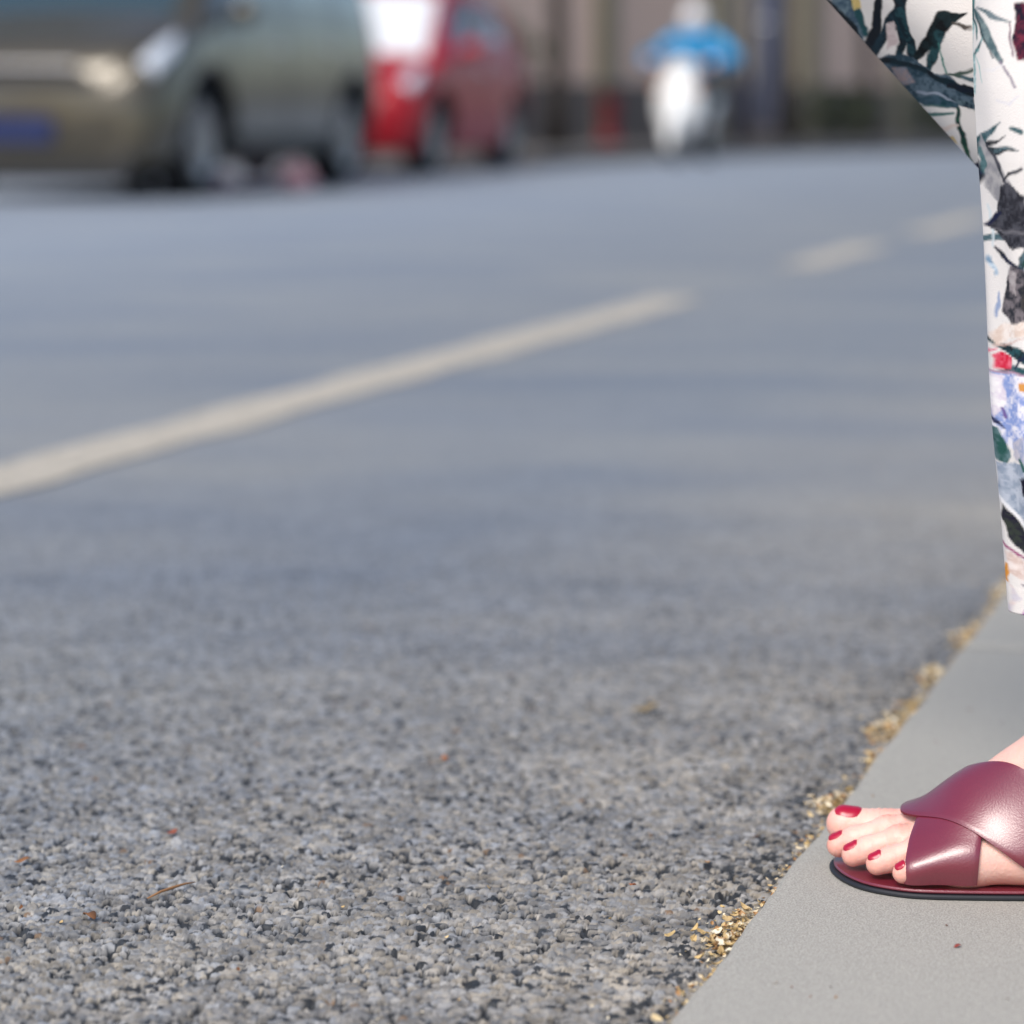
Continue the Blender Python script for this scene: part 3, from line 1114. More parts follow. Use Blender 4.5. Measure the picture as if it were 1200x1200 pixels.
TEAL, INK, NAVY, GREY, GREEN = (38, 78, 84), (22, 28, 36), (28, 34, 62), (150, 148, 152), (40, 92, 76)
LAV, LAV2, TAN, RED, ORANGE, PURPLE = (150, 166, 212), (226, 224, 238), (222, 200, 184), (205, 30, 66), (224, 150, 60), (128, 64, 132)
def random_print(x0, x1, y0, y1, n, seed):
    r = random.Random(seed)
    S = []
    for _ in range(n):
        cx, cy = r.uniform(x0, x1), r.uniform(y0, y1)
        k = r.random()
        if k < .45:                                      # fan of bamboo leaves
            a0 = r.uniform(0, 6.28)
            for q in range(r.randint(3, 6)):
                a = a0 + r.uniform(-.9, .9)
                L = r.uniform(35, 95)
                m = (cx + math.cos(a) * L * .5 + r.uniform(-6, 6), cy + math.sin(a) * L * .5)
                S.append(('stroke', [(cx, cy), m, (cx + math.cos(a) * L, cy + math.sin(a) * L)], [3, r.uniform(8, 15), 1], r.choice([TEAL, INK, GREEN, (70, 96, 104)]), r.choice([INK, (84, 108, 116)])))
        elif k < .70:                                    # dark or grey bloom
            pts = []
            R = r.uniform(16, 34)
            for q in range(9):
                a = q / 9 * 6.28
                pts.append((cx + math.cos(a) * R * r.uniform(.6, 1.15), cy + math.sin(a) * R * r.uniform(.6, 1.15)))
            S.append(('poly', pts, *r.choice([((44, 44, 54), (92, 90, 96)), (GREY, (196, 192, 194)), ((34, 30, 52), (74, 66, 92)), (LAV, LAV2)])))
        elif k < .85:
            S.append(('stroke', [(cx, cy), (cx + r.uniform(-30, 30), cy + r.uniform(20, 50)), (cx + r.uniform(-40, 40), cy + r.uniform(50, 110))], [2, 3, 1], r.choice([NAVY, PURPLE, GREEN])))
        else:
            R = r.uniform(6, 13)
            S.append(('poly', [(cx - R, cy), (cx, cy - R * .8), (cx + R, cy - 2), (cx + R * .5, cy + R), (cx - R * .6, cy + R * .7)], *r.choice([(RED, (226, 120, 140)), (ORANGE, TAN), (TAN, (238, 222, 212))])))
    return S

EDGE_Y = [0, 100, 185, 250, 350, 430, 500, 590, 720]
EDGE_X = [1139, 1140.5, 1145, 1150, 1157, 1162, 1167, 1171, 1177]
PXM = 1872.0
def near_leg():
    wv = np.concatenate([np.arange(.168, .60, .0011), np.arange(.60, .90, .004)])
    ph = np.concatenate([np.linspace(-.35, 1.5, 170, endpoint=False), np.linspace(1.5, 2 * math.pi - .35, 130, endpoint=False)])
    W, Ph = np.meshgrid(wv, ph, indexing='ij')
    # front edge of the cloth: height -> forward position
    hw = np.array([.168, .239, .287, .324, .3655, .4174, .451, .494, .545, .65, .78, .90])
    uf = -.0062 + np.interp(W, hw, [.1235, .1305, .1362, .1396, .1431, .1479, .1512, .1544, .1563, .160, .155, .140])
    ru = np.interp(W, [.157, .30, .45, .65, .80, .90], [.092, .091, .092, .100, .112, .120])
    rv = np.interp(W, [.157, .30, .45, .65, .80, .90], [.076, .075, .076, .082, .085, .085])
    vc = np.interp(W, [.157, .45, .90], [.0, -.004, -.03])
    fold = .0030 * np.sin(3 * Ph + 1.0 + 6 * W) + .0022 * np.sin(7 * Ph + 9 * W) * np.clip((.6 - W) / .3, .2, 1) + .0018 * np.sin(26 * W + 2 * Ph)
    fold *= 1.5 * np.clip(np.abs(Ph) / .5, .2, 1)
    fold += .0001 * (W < .186)
    U = uf - ru + (ru + fold) * np.cos(Ph)
    Vv = vc + (rv + fold) * np.sin(Ph)
    hem = .004 * np.sin(2 * Ph + .4) + .003 * np.cos(Ph)
    Wz = W + hem * np.clip((.20 - W) / .05, 0, 1)
    P = np.stack([U, Vv, Wz], -1).reshape(-1, 3)
    # cloth coordinates in print units (about half a millimetre)
    sgn = np.where(Ph > math.pi, Ph - 2 * math.pi, Ph)
    o = np.where(np.abs(sgn) < 1.2, ru * (1 - np.cos(sgn)) * np.sign(sgn), ru * ((1 - math.cos(1.2)) + (np.abs(sgn) - 1.2) * .95) * np.sign(sgn)) * PXM
    yy = np.interp(W, [.168, .451, .545, .90], [722, 185, 0, -700])
    ex = np.interp(yy, EDGE_Y, EDGE_X)
    x = (ex + o).ravel()
    y = yy.ravel()
    col = np.tile(np.array(WHITE), (len(x), 1))
    S = random_print(760, 1120, -700, 720, 70, 4) + random_print(1215, 1560, -700, 720, 70, 5) + random_print(1130, 1220, -700, -30, 22, 6)
    st_ = lambda pts, ws, *c: ('stroke', pts, ws, *c)
    S += [
        st_([(1140, -30), (1141, 5), (1147, 40)], [6, 5, 2], TEAL, (70, 120, 120)),
        st_([(1144, 6), (1160, 36), (1181, 70)], [3, 12, 6], (78, 100, 106), (120, 138, 140)),
        st_([(1144, 6), (1153, 34), (1172, 66)], [2, 2.5, 1.5], TEAL, INK),
        st_([(1147, 4), (1166, 14), (1190, 23)], [3, 8, 1], (112, 126, 132), (84, 104, 110)),
        ('poly', [(1194, 4), (1216, 0), (1216, 70), (1198, 66), (1194, 44), (1197, 24)], (26, 22, 40), (110, 40, 60)),
        st_([(1188, 24), (1191, 42), (1194, 62)], [2, 3, 2], (130, 110, 120)),
        st_([(1140, 66), (1147, 55), (1155, 40)], [2, 4, 2], TEAL, (110, 160, 160)),
        st_([(1143, 62), (1149, 74), (1154, 92)], [1, 2.5, 1], (150, 190, 186)),
        st_([(1140, 20), (1140, 60), (1141, 105)], [3, 3, 2], (90, 150, 150), (200, 220, 220)),
        st_([(1180, 71), (1188, 84), (1200, 97)], [3, 2.5, 2], (132, 122, 138)),
        st_([(1158, 76), (1172, 80), (1186, 74)], [1, 3, 1], (226, 222, 222)),
        st_([(1176, 112), (1190, 118), (1204, 108)], [2, 4, 2], (216, 212, 216)),
        ('poly', [(1146, 152), (1157, 168), (1172, 184), (1189, 212), (1187, 227), (1170, 236), (1152, 216), (1147, 190)], (148, 146, 150), (176, 172, 172)),
        st_([(1158, 166), (1172, 192), (1187, 224)], [3, 5, 2], (48, 54, 60), (70, 70, 80)),
        st_([(1148, 170), (1151, 190), (1146, 212)], [4, 7, 2], (52, 96, 98), (90, 120, 124)),
        st_([(1193, 148), (1204, 152)], [5, 7], (60, 90, 96)),
        st_([(1144, 186), (1148, 204), (1148, 214)], [4, 6, 2], NAVY, INK),
        st_([(1154, 236), (1160, 260), (1158, 285)], [2, 3, 1], (206, 216, 220)),
        st_([(1178, 209), (1188, 200), (1204, 192)], [3, 3.5, 3], NAVY, INK),
        ('poly', [(1154, 258), (1166, 246), (1166, 232), (1172, 216), (1184, 211), (1206, 222), (1206, 283), (1182, 284), (1168, 272)], (38, 38, 46), (74, 74, 82)),
        st_([(1160, 262), (1180, 268), (1206, 264)], [2, 4, 3], (104, 102, 108)),
        st_([(1154, 258), (1164, 248), (1172, 246)], [3, 6, 3], (20, 26, 58)),
        ('poly', [(1156, 292), (1160, 296), (1164, 316), (1160, 320), (1157, 306)], (120, 150, 176), (200, 214, 226)),
        st_([(1160, 286), (1176, 298), (1206, 314)], [3, 5, 6], INK, NAVY),
        ('poly', [(1172, 326), (1182, 304), (1206, 310), (1206, 374), (1182, 370), (1170, 356)], (40, 42, 50), (120, 112, 116)),
        ('poly', [(1177, 310), (1190, 312), (1188, 338), (1178, 334)], (140, 130, 132), (176, 168, 168)),
        ('poly', [(1192, 330), (1206, 320), (1206, 360), (1196, 352)], (70, 66, 62), (40, 42, 50)),
        st_([(1164, 338), (1166, 352), (1164, 366)], [2, 4, 2], (146, 160, 190)),
        ('poly', [(1160, 388), (1172, 372), (1202, 368), (1206, 380), (1180, 388), (1166, 398)], (220, 198, 184), (240, 228, 220)),
        st_([(1164, 398), (1184, 392), (1204, 382)], [1.5, 2, 1], (210, 180, 170)),
        ('poly', [(1163, 410), (1170, 404), (1182, 410), (1184, 424), (1164, 425)], (206, 26, 60), (232, 110, 130)),
        st_([(1160, 406), (1166, 402)], [3, 2], (226, 120, 140)),
        st_([(1190, 422), (1194, 412), (1206, 405)], [3, 3, 3], NAVY),
        ('poly', [(1150, 430), (1216, 428), (1216, 500), (1196, 520), (1166, 508), (1160, 470)], (138, 156, 208), (236, 232, 240)),
        st_([(1158, 428), (1180, 428), (1216, 428)], [2, 2.5, 2.5], (186, 150, 170)),
        ('poly', [(1158, 430), (1174, 432), (1178, 466), (1170, 484), (1160, 474)], (226, 214, 226), (250, 244, 244)),
        ('poly', [(1195, 438), (1208, 436), (1206, 448), (1197, 447)], (190, 120, 50), (214, 150, 80)),
        st_([(1166, 484), (1172, 489), (1178, 494)], [3, 5, 2], (44, 48, 84)),
        st_([(1174, 474), (1180, 481)], [3, 4], (110, 90, 150)),
        ('poly', [(1164, 498), (1174, 496), (1178, 512), (1186, 526), (1178, 538), (1168, 534)], (38, 84, 78), (96, 124, 128)),
        ('poly', [(1186, 508), (1204, 500), (1206, 530), (1190, 528)], (196, 190, 200), (150, 160, 190)),
        ('poly', [(1168, 538), (1206, 530), (1206, 604), (1188, 596), (1172, 582)], (146, 158, 176), (190, 196, 208)),
        ('poly', [(1196, 552), (1206, 548), (1206, 572), (1197, 570)], (18, 16, 40)),
        st_([(1198, 526), (1206, 540)], [4, 6], (40, 90, 84)),
        st_([(1172, 580), (1186, 596), (1202, 612)], [4, 5, 4], (240, 238, 240)),
        ('poly', [(1174, 586), (1180, 594), (1197, 612), (1198, 640), (1190, 640), (1178, 622), (1174, 604)], (26, 18, 46), (52, 58, 52)),
        ('poly', [(1196, 614), (1206, 618), (1206, 642), (1198, 640)], (120, 112, 104), (90, 84, 80)),
        ('poly', [(1175, 640), (1190, 650), (1206, 650), (1206, 684), (1186, 672), (1177, 664)], (214, 190, 180), (240, 226, 220)),
        st_([(1174, 632), (1184, 644), (1204, 650)], [3, 3, 2], (150, 60, 110)),
        st_([(1176, 658), (1178, 668), (1176, 680)], [3, 5, 3], ORANGE),
        st_([(1188, 680), (1196, 682), (1206, 678)], [2, 5, 3], (66, 36, 84)),
        st_([(1178, 684), (1184, 700), (1180, 722)], [2, 5, 3], (206, 200, 208), (222, 206, 202)),
        st_([(1200, 686), (1196, 704), (1190, 726)], [3, 4, 6], (136, 70, 140), (170, 110, 170)),
    ]
    col = paint(x, y, S, col)
    nw_, nph = W.shape
    idx = np.arange(nw_ * nph).reshape(nw_, nph)
    nxt = np.roll(idx, -1, 1)
    F = np.stack([idx[:-1], nxt[:-1], nxt[1:], idx[1:]], -1).reshape(-1, 4)
    me = mesh_np('trouser_leg', P, F, True, col)
    o_ = link('trouser_leg', me, M_PRINT, woman)
    o_.location = (0, 0, UP)
    sm = o_.modifiers.new('thickness', 'SOLIDIFY')
    sm.thickness = .0012
    sm.offset = -1
    return o_
near_leg()

def far_leg():
    # tube along hip -> knee -> hem with a soft bend at the knee
    d1 = (F_KNEE - F_HIP).normalized()
    d2 = (F_ANK - F_KNEE).normalized()
    ax = []
    Lt = (F_KNEE - F_HIP).length
    t_th = np.linspace(0, Lt - .06, 30)
    for t in t_th:
        ax.append((F_HIP + d1 * t, d1))
    for q in np.linspace(0.05, .95, 14):
        p = (F_KNEE - d1 * .06) * (1 - q) ** 2 + F_KNEE * 2 * q * (1 - q) + (F_KNEE + d2 * .06) * q * q
        dd = (d1 * (1 - q) + d2 * q).normalized()
        ax.append((p, dd))
    for t in np.arange(.062, .40, .0008):
        ax.append((F_KNEE + d2 * t, d2))
    ph = np.concatenate([np.linspace(-.3, 1.9, 240, endpoint=False), np.linspace(1.9, 2 * math.pi - .3, 70, endpoint=False)])
    lat = Vector((0, 1, 0))
    P, X, Y = [], [], []
    # print frame: along the front edge from (975,0) towards (1145,185)
    e = np.array([170., 185.])
    e /= np.linalg.norm(e)
    nrm = np.array([e[1], -e[0]])
    for i, (p, dd) in enumerate(ax):
        fr = dd.cross(lat).normalized()
        if fr.z > 0 and fr.x < 0:
            fr = -fr
        # outward side of the bend (front of thigh and shin)
        if (fr.x - fr.z * .2) < 0:
            fr = -fr
        sd = lat - dd * lat.dot(dd)
        sd.normalize()
        along = (p - F_KNEE).dot(d2) if i >= 30 else -(Lt - t_th[min(i, 29)])
        r = .086 + .006 * max(along, 0) / .3 if along > 0 else .086 + .03 * min(1, -along / .3)
        for a in ph:
            fo = .003 * math.sin(3 * a + 14 * along) + .002 * math.sin(6 * a - 20 * along)
            fo *= min(1, .25 + abs(a))
            q = p + fr * (r + fo) * math.cos(a) + sd * (r * .85 + fo) * math.sin(a)
            P.append((q.x, q.y, q.z))
            sg = a if a <= math.pi else a - 2 * math.pi
            oo = r * (1 - math.cos(sg)) if abs(sg) < 1.6 else r * (1 + (abs(sg) - 1.6) * .9)
            oo = math.copysign(oo, sg) * 1700
            al = (along - ALONG0) * 1700
            X.append(974 + e[0] * al + nrm[0] * oo)
            Y.append(-6 + e[1] * al + nrm[1] * oo)
    x, y = np.array(X), np.array(Y)
    col = np.tile(np.array(WHITE), (len(x), 1))
    K = lambda cx, cy: (940 + cx / 4.615, cy / 4.615)
    def sk(pts, ws, *c):
        return ('stroke', [K(*p) for p in pts], [q / 4.615 for q in ws], *c)
    def pk(pts, *c):
        return ('poly', [K(*p) for p in pts], *c)
    S = random_print(500, 1400, -700, -60, 90, 14) + random_print(1150, 1500, -60, 500, 40, 15)
    S += [
        pk([(170, -60), (300, -60), (300, 20), (370, 140), (350, 200), (250, 110), (200, 40)], (70, 92, 110), (120, 140, 150)),
        sk([(120, -40), (200, 30), (290, 130), (370, 215)], [40, 45, 60, 40], (18, 28, 34), INK),
        sk([(280, -40), (320, 60), (370, 150)], [18, 30, 20], TEAL, (40, 90, 96)),
        pk([(285, -20), (320, -20), (330, 30), (300, 40)], (214, 188, 120), (230, 210, 160)),
        sk([(450, -60), (425, 60), (385, 260)], [30, 48, 75], (14, 24, 36), INK),
        sk([(590, -70), (500, 110), (400, 260)], [40, 75, 50], (16, 30, 40), (30, 52, 64)),
        sk([(560, -60), (555, 120), (540, 260)], [80, 60, 40], (20, 48, 58), INK),
        sk([(560, 40), (590, 180), (610, 300)], [70, 60, 50], (16, 34, 44), (34, 66, 74)),
        pk([(470, 120), (520, 90), (520, 220), (480, 250)], (196, 178, 178), (210, 196, 194)),
        sk([(900, 30), (790, 70), (700, 190), (600, 300)], [10, 95, 60, 30], (10, 14, 18), (22, 36, 40)),
        sk([(770, 140), (720, 250), (680, 340)], [50, 48, 30], (20, 40, 46), (40, 74, 80)),
        sk([(760, 180), (775, 270), (790, 340)], [6, 14, 10], (70, 130, 120)),
        sk([(840, 80), (890, 100), (930, 96)], [12, 22, 8], (80, 74, 70)),
        sk([(780, 350), (860, 345), (935, 305)], [10, 22, 10], (70, 88, 80)),
        pk([(400, 290), (560, 260), (700, 340), (800, 350), (930, 440), (940, 520), (840, 500), (700, 500), (570, 460), (480, 370)], (40, 62, 76), (86, 104, 118)),
        pk([(500, 330), (570, 330), (620, 400), (570, 410)], (150, 132, 132), (120, 124, 136)),
        sk([(420, 290), (520, 300), (620, 330), (770, 380), (930, 430)], [30, 26, 24, 30, 40], (18, 40, 50), INK),
        sk([(560, 470), (680, 490), (830, 500)], [30, 42, 40], (26, 62, 72), (60, 84, 100)),
        sk([(640, 440), (740, 460), (860, 490)], [8, 14, 6], (150, 160, 176)),
        sk([(800, 410), (880, 405), (940, 420)], [20, 40, 30], (14, 26, 44), INK),
        sk([(820, 470), (880, 490), (940, 500)], [20, 36, 20], (20, 40, 56), (90, 110, 120)),
        sk([(650, 580), (730, 560), (820, 545)], [26, 24, 14], (44, 92, 88), (80, 120, 116)),
        sk([(600, 520), (700, 512), (800, 512)], [4, 8, 4], (60, 100, 100)),
        sk([(845, 520), (880, 680), (945, 860)], [22, 28, 26], (34, 84, 62), (20, 50, 50)),
        pk([(770, 690), (830, 660), (850, 700), (800, 770)], (206, 178, 120), (226, 206, 168)),
        sk([(700, 620), (780, 640), (860, 600)], [10, 20, 8], (224, 206, 196)),
        sk([(940, 840), (980, 810), (1000, 780)], [30, 34, 10], (20, 26, 58)),
        sk([(640, 560), (740, 680), (840, 800)], [6, 8, 6], (206, 176, 150)),
    ]
    col = paint(x, y, S, col)
    n1, n2 = len(ax), len(ph)
    idx = np.arange(n1 * n2).reshape(n1, n2)
    nxt = np.roll(idx, -1, 1)
    F = np.stack([idx[:-1], nxt[:-1], nxt[1:], idx[1:]], -1).reshape(-1, 4)
    me = mesh_np('trouser_leg', np.array(P), F, True, col)
    bm = bmesh.new()
    bm.from_mesh(me)
    bmesh.ops.recalc_face_normals(bm, faces=list(bm.faces))
    bm.to_mesh(me)
    bm.free()
    o_ = link('trouser_leg', me, M_PRINT, woman)
    o_.location = (0, 0, UP)
    o_['label'] = 'raised far trouser leg with dark bamboo leaf print'
    return o_
# where the print frame starts: the spot of the front edge at (u .242, w .54)
ALONG0 = (Vector((.255, -.12, .552)) - F_KNEE).dot((F_ANK - F_KNEE).normalized())
far_leg()

def printed_sdf(name, prims, res, infl, seed, clip=None):
    V, F = sdf_mesh(prims, res, infl, clip)
    ang = np.arctan2(V[:, 1] + .085, V[:, 0]) * .13
    x, y = ang * 1700, -V[:, 2] * 1700
    col = np.tile(np.array(WHITE), (len(x), 1))
    col = paint(x, y, random_print(-720, 720, y.min(), y.max(), 110, seed), col)
    o = link(name, mesh_np(name, V, F, True, col), M_PRINT, woman)
    o.location = (0, 0, UP)
    return o
cpr = lambda a, b, ra, rb, k=.03: ('cap', tuple(a), tuple(b), ra, rb, k)
printed_sdf('trouser_seat', [cpr((.015, -.03, .86), (.0, -.03, .93), .108, .10), cpr((0, -.03, .88), (0, -.14, .88), .112, .112), cpr((0, -.05, .95), (0, -.12, 1.03), .09, .085), cpr(F_HIP, F_HIP.lerp(F_KNEE, .25), .105, .11)], .006, .012, 31)
tors = [cpr((.0, -.03, .95), (.0, -.14, .95), .10, .10), cpr((.0, -.085, .98), (.01, -.085, 1.22), .115, .112), cpr((.005, -.215, 1.33), (.005, .045, 1.33), .052, .052, .06)]
for s_ in (-1, 1):
    sh, el = Vector((0, -.085 + s_ * .18, 1.325)), Vector((-.04, -.085 + s_ * .23, 1.07))
    tors.append(cpr(sh, sh.lerp(el, .75), .05, .055))
printed_sdf('blouse', tors, .006, .010, 32)
hv = [('ell', (.018, -.085, 1.575), (.098, .086, .105), .02), ('ell', (-.03, -.085, 1.50), (.075, .083, .13), .04), cpr((-.05, -.085, 1.46), (-.07, -.085, 1.30), .06, .045)]
sdf_obj('hair', hv, .006, M_HAIR, woman, clip=lambda X, Y, Z: (X - .095 - (Z - 1.62) * -.15 + (Z < 1.60) * .05)).location = (0, 0, UP)
for s_ in (-1, 1):
    lathe('eye', [(0, .012)] + [(.012 * math.sin(q), .012 * math.cos(q)) for q in np.linspace(.2, 2.9, 8)] + [(0, -.012)], mat('eye_white', (.05, .035, .03), .1), body, 12, Matrix.Translation((.108, -.085 + s_ * .031, 1.545)))

# ---- single bits lying on the road and kerb
BROWN, AMBER = lin((112, 74, 46)), lin((138, 92, 54))
leaf_thing((-.327, 1.830), .011, AMBER, 'small amber leaf scrap on the asphalt nearest the left edge of the picture', .002, .4)
leaf_thing((-.263, 1.700), .013, BROWN, 'brown leaf scrap on the asphalt left of the pale twig', .002, 2.2)
leaf_thing((-.236, 1.905), .010, lin((140, 78, 60)), 'reddish brown leaf scrap on the asphalt behind the pale twig', .002, .9)
leaf_thing((.078, 1.768), .008, lin((150, 84, 40)), 'tiny rust coloured leaf scrap on the asphalt short of the kerb', .003, 1.2)
leaf_thing((.111, 2.308), .024, lin((140, 122, 90)), 'dull yellow leaf lying on the asphalt behind the other scraps', .002, .25)
leaf_thing((-.052, 2.130), .010, lin((160, 104, 66)), 'faded brown leaf scrap in the middle of the asphalt', .002, 1.7)
leaf_thing((.326, 1.700), .020, lin((214, 190, 140)), 'curled straw coloured leaf on the kerb against the sandal', KZ + .0005, 1.0)
leaf_thing((.262, 1.603), .005, lin((140, 60, 50)), 'dark red speck of leaf on the bare kerb in front of the sandal', KZ + .0004, .5)
leaf_thing((.140, 1.592), .012, lin((138, 78, 52)), 'rust red leaf scrap beside the largest straw clump at the kerb', .004, .3)
tw = tube('twig', [(-.013, -.018, .0015), (-.006, -.006, .0025), (.001, .004, .0025), (.007, .014, .002), (.013, .020, .0015)], [.0005, .0009, .001, .0007, .0003], M_TWIG, None, 6)
tw.location = (-.219, 1.758, .0012)
tag(tw, 'thin pale curved twig lying on the asphalt', 'twig')

# ------------------------------------------------------------------ cars
M_TYRE = mat('tyre_rubber', (.012, .012, .013), .8, bump=.2, bscale=60)
M_RIM = mat('alloy_rim', (.40, .38, .37), .35, metal=.7)
M_GLASS = mat('car_glass', (.02, .045, .055), .04, spec=.9, coat=1.0)
M_BLACK = mat('black_plastic', (.012, .012, .013), .5)
M_LAMP = mat('headlight_glass', (.62, .66, .72), .08, spec=.9, coat=1.0)
M_CHROME = mat('bright_trim', (.7, .7, .72), .15, metal=.9)
M_TAIL = mat('tail_light', (.35, .01, .01), .15, coat=1.0)
M_PLATE = mat('blue_plate', lin((6, 28, 78)), .4)
M_SKYGLASS = mat('glass_painted_sky_white', (.74, .76, .78), .35, coat=1.0)  # white base colour stands in for bright sky reflected in the windscreen

def cr1(y, t):
    """smooth interpolation through control rows y at fractional index t"""
    n = len(y)
    i = np.clip(np.floor(t).astype(int), 0, n - 2)
    f = (t - i)[:, None]
    g = lambda k: y[np.clip(i + k, 0, n - 1)]
    p0, p1, p2, p3 = g(-1), g(0), g(1), g(2)
    return .5 * (2 * p1 + (p2 - p0) * f + (2 * p0 - 5 * p1 + 4 * p2 - p3) * f * f + (-p0 + 3 * p1 - 3 * p2 + p3) * f ** 3)

class Shell:
    """car body as a smooth skin P(x, k): x along the car, k = 0 (floor centre) .. 9 (roof centre) on the left half"""
    def __init__(s, st_):
        s.x = np.array([r[0] for r in st_])
        s.rows = np.array([r[1:] for r in st_], float)   # z_low, z_belt, z_top, w_low, w_mid, w_belt, w_top
    def sec(s, x):
        v = np.array([np.interp(x, s.x, s.rows[:, k]) for k in range(7)])
        zl, zb, zt, wl, wm, wb, wt = v
        zm = zl + (zb - zl) * .45
        return np.array([(0, zl), (wl * .8, zl), (wl * .97, zl + .03), (wl + .4 * (wm - wl), zl + .14), (wm, zm), (wb, zb), (wb + (wt - wb) * .55, zb + (zt - zb) * .55), (wt, zt - .06 * min(1, (zt - zb) / .1)), (wt * .8, zt - .008), (0, zt + .012)])
    def P(s, x, k, side=1):
        q = cr1(s.sec(x), np.atleast_1d(np.asarray(k, float)))
        return np.stack([np.full(len(q), x), side * q[:, 0], q[:, 1]], -1)
    def body(s, nx=70, nk=46):
        xs = np.concatenate([np.linspace(a, b, max(2, int((b - a) / .06)), endpoint=False) for a, b in zip(s.x[:-1], s.x[1:])] + [[s.x[-1]]])
        kk = np.linspace(0, 9, nk)
        ring = []
        for x in xs:
            L = s.P(x, kk, 1)
            Rr = s.P(x, kk[1:-1][::-1], -1)
            ring.append(np.concatenate([L, Rr]))
        n = len(ring[0])
        V = np.concatenate(ring)
        bm = bmesh.new()
        vs = [bm.verts.new(v) for v in V]
        for i in range(len(xs) - 1):
            for j in range(n):
                bm.faces.new((vs[i * n + j], vs[i * n + (j + 1) % n], vs[(i + 1) * n + (j + 1) % n], vs[(i + 1) * n + j]))
        bm.faces.new([vs[j] for j in range(n)])
        bm.faces.new([vs[(len(xs) - 1) * n + j] for j in range(n - 1, -1, -1)])
        bmesh.ops.recalc_face_normals(bm, faces=list(bm.faces))
        for f in bm.faces:
            f.smooth = True
        return bm
    def patch(s, corners, side, off, na=10, nb=8, both=False):
        """corners: (x,k) x 4, bilinear patch lifted off the skin"""
        c = np.array(corners, float)
        A, B = np.meshgrid(np.linspace(0, 1, na), np.linspace(0, 1, nb), indexing='ij')
        X = (c[0, 0] * (1 - A) + c[1, 0] * A) * (1 - B) + (c[3, 0] * (1 - A) + c[2, 0] * A) * B
        K = (c[0, 1] * (1 - A) + c[1, 1] * A) * (1 - B) + (c[3, 1] * (1 - A) + c[2, 1] * A) * B
        def ev(X, K):
            return np.array([s.P(x, k, side)[0] for x, k in zip(X.ravel(), K.ravel())])
        Q = ev(X, K)
        n = np.cross(ev(X + .01, K) - ev(X - .01, K), ev(X, K + .03) - ev(X, K - .03))
        n /= np.linalg.norm(n, axis=1)[:, None] + 1e-9
        out = Q - np.array([0, 0, .9])
        out[:, 0] = 0
        sg = np.sign((n * out).sum(1))[:, None]
        edge = np.minimum(np.minimum(A, 1 - A), np.minimum(B, 1 - B if c[2, 1] < 8.99 else 1)).ravel()
        o = np.where(edge < 1e-6, -.004, off)[:, None]
        Q = Q + n * sg * o
        idx = np.arange(na * nb).reshape(na, nb)
        F = np.stack([idx[:-1, :-1], idx[1:, :-1], idx[1:, 1:], idx[:-1, 1:]], -1).reshape(-1, 4)
        return Q, F

def wheel(parent, x, y, r, wd, side):
    M = Matrix.Translation((x, y, r)) @ Matrix.Rotation(-side * math.pi / 2, 4, 'X')
    w_ = wd / 2
    t = lathe('wheel', [(r * .62, -w_), (r * .9, -w_), (r, -w_ * .7), (r, w_ * .7), (r * .92, w_), (r * .66, w_), (r * .62, w_ * .8), (r * .62, -w_)], M_TYRE, parent, 32, M)
    prof = [(0, w_ * .75), (r * .14, w_ * .75), (r * .16, w_ * .55), (r * .50, w_ * .62), (r * .60, w_ * .95), (r * .645, w_ * .95), (r * .645, w_ * .2)]
    lathe('rim', prof, M_RIM, t, 32, M)
    for q in range(5):
        a = q * 2 * math.pi / 5
        Rm = M @ Matrix.Rotation(a, 4, 'Z')
        o = box('spoke', (r * .36, 0, w_ * .70), (r * .48, r * .13, w_ * .25), M_RIM, t, bevel=.006)
        o.data.transform(Rm)
    return t

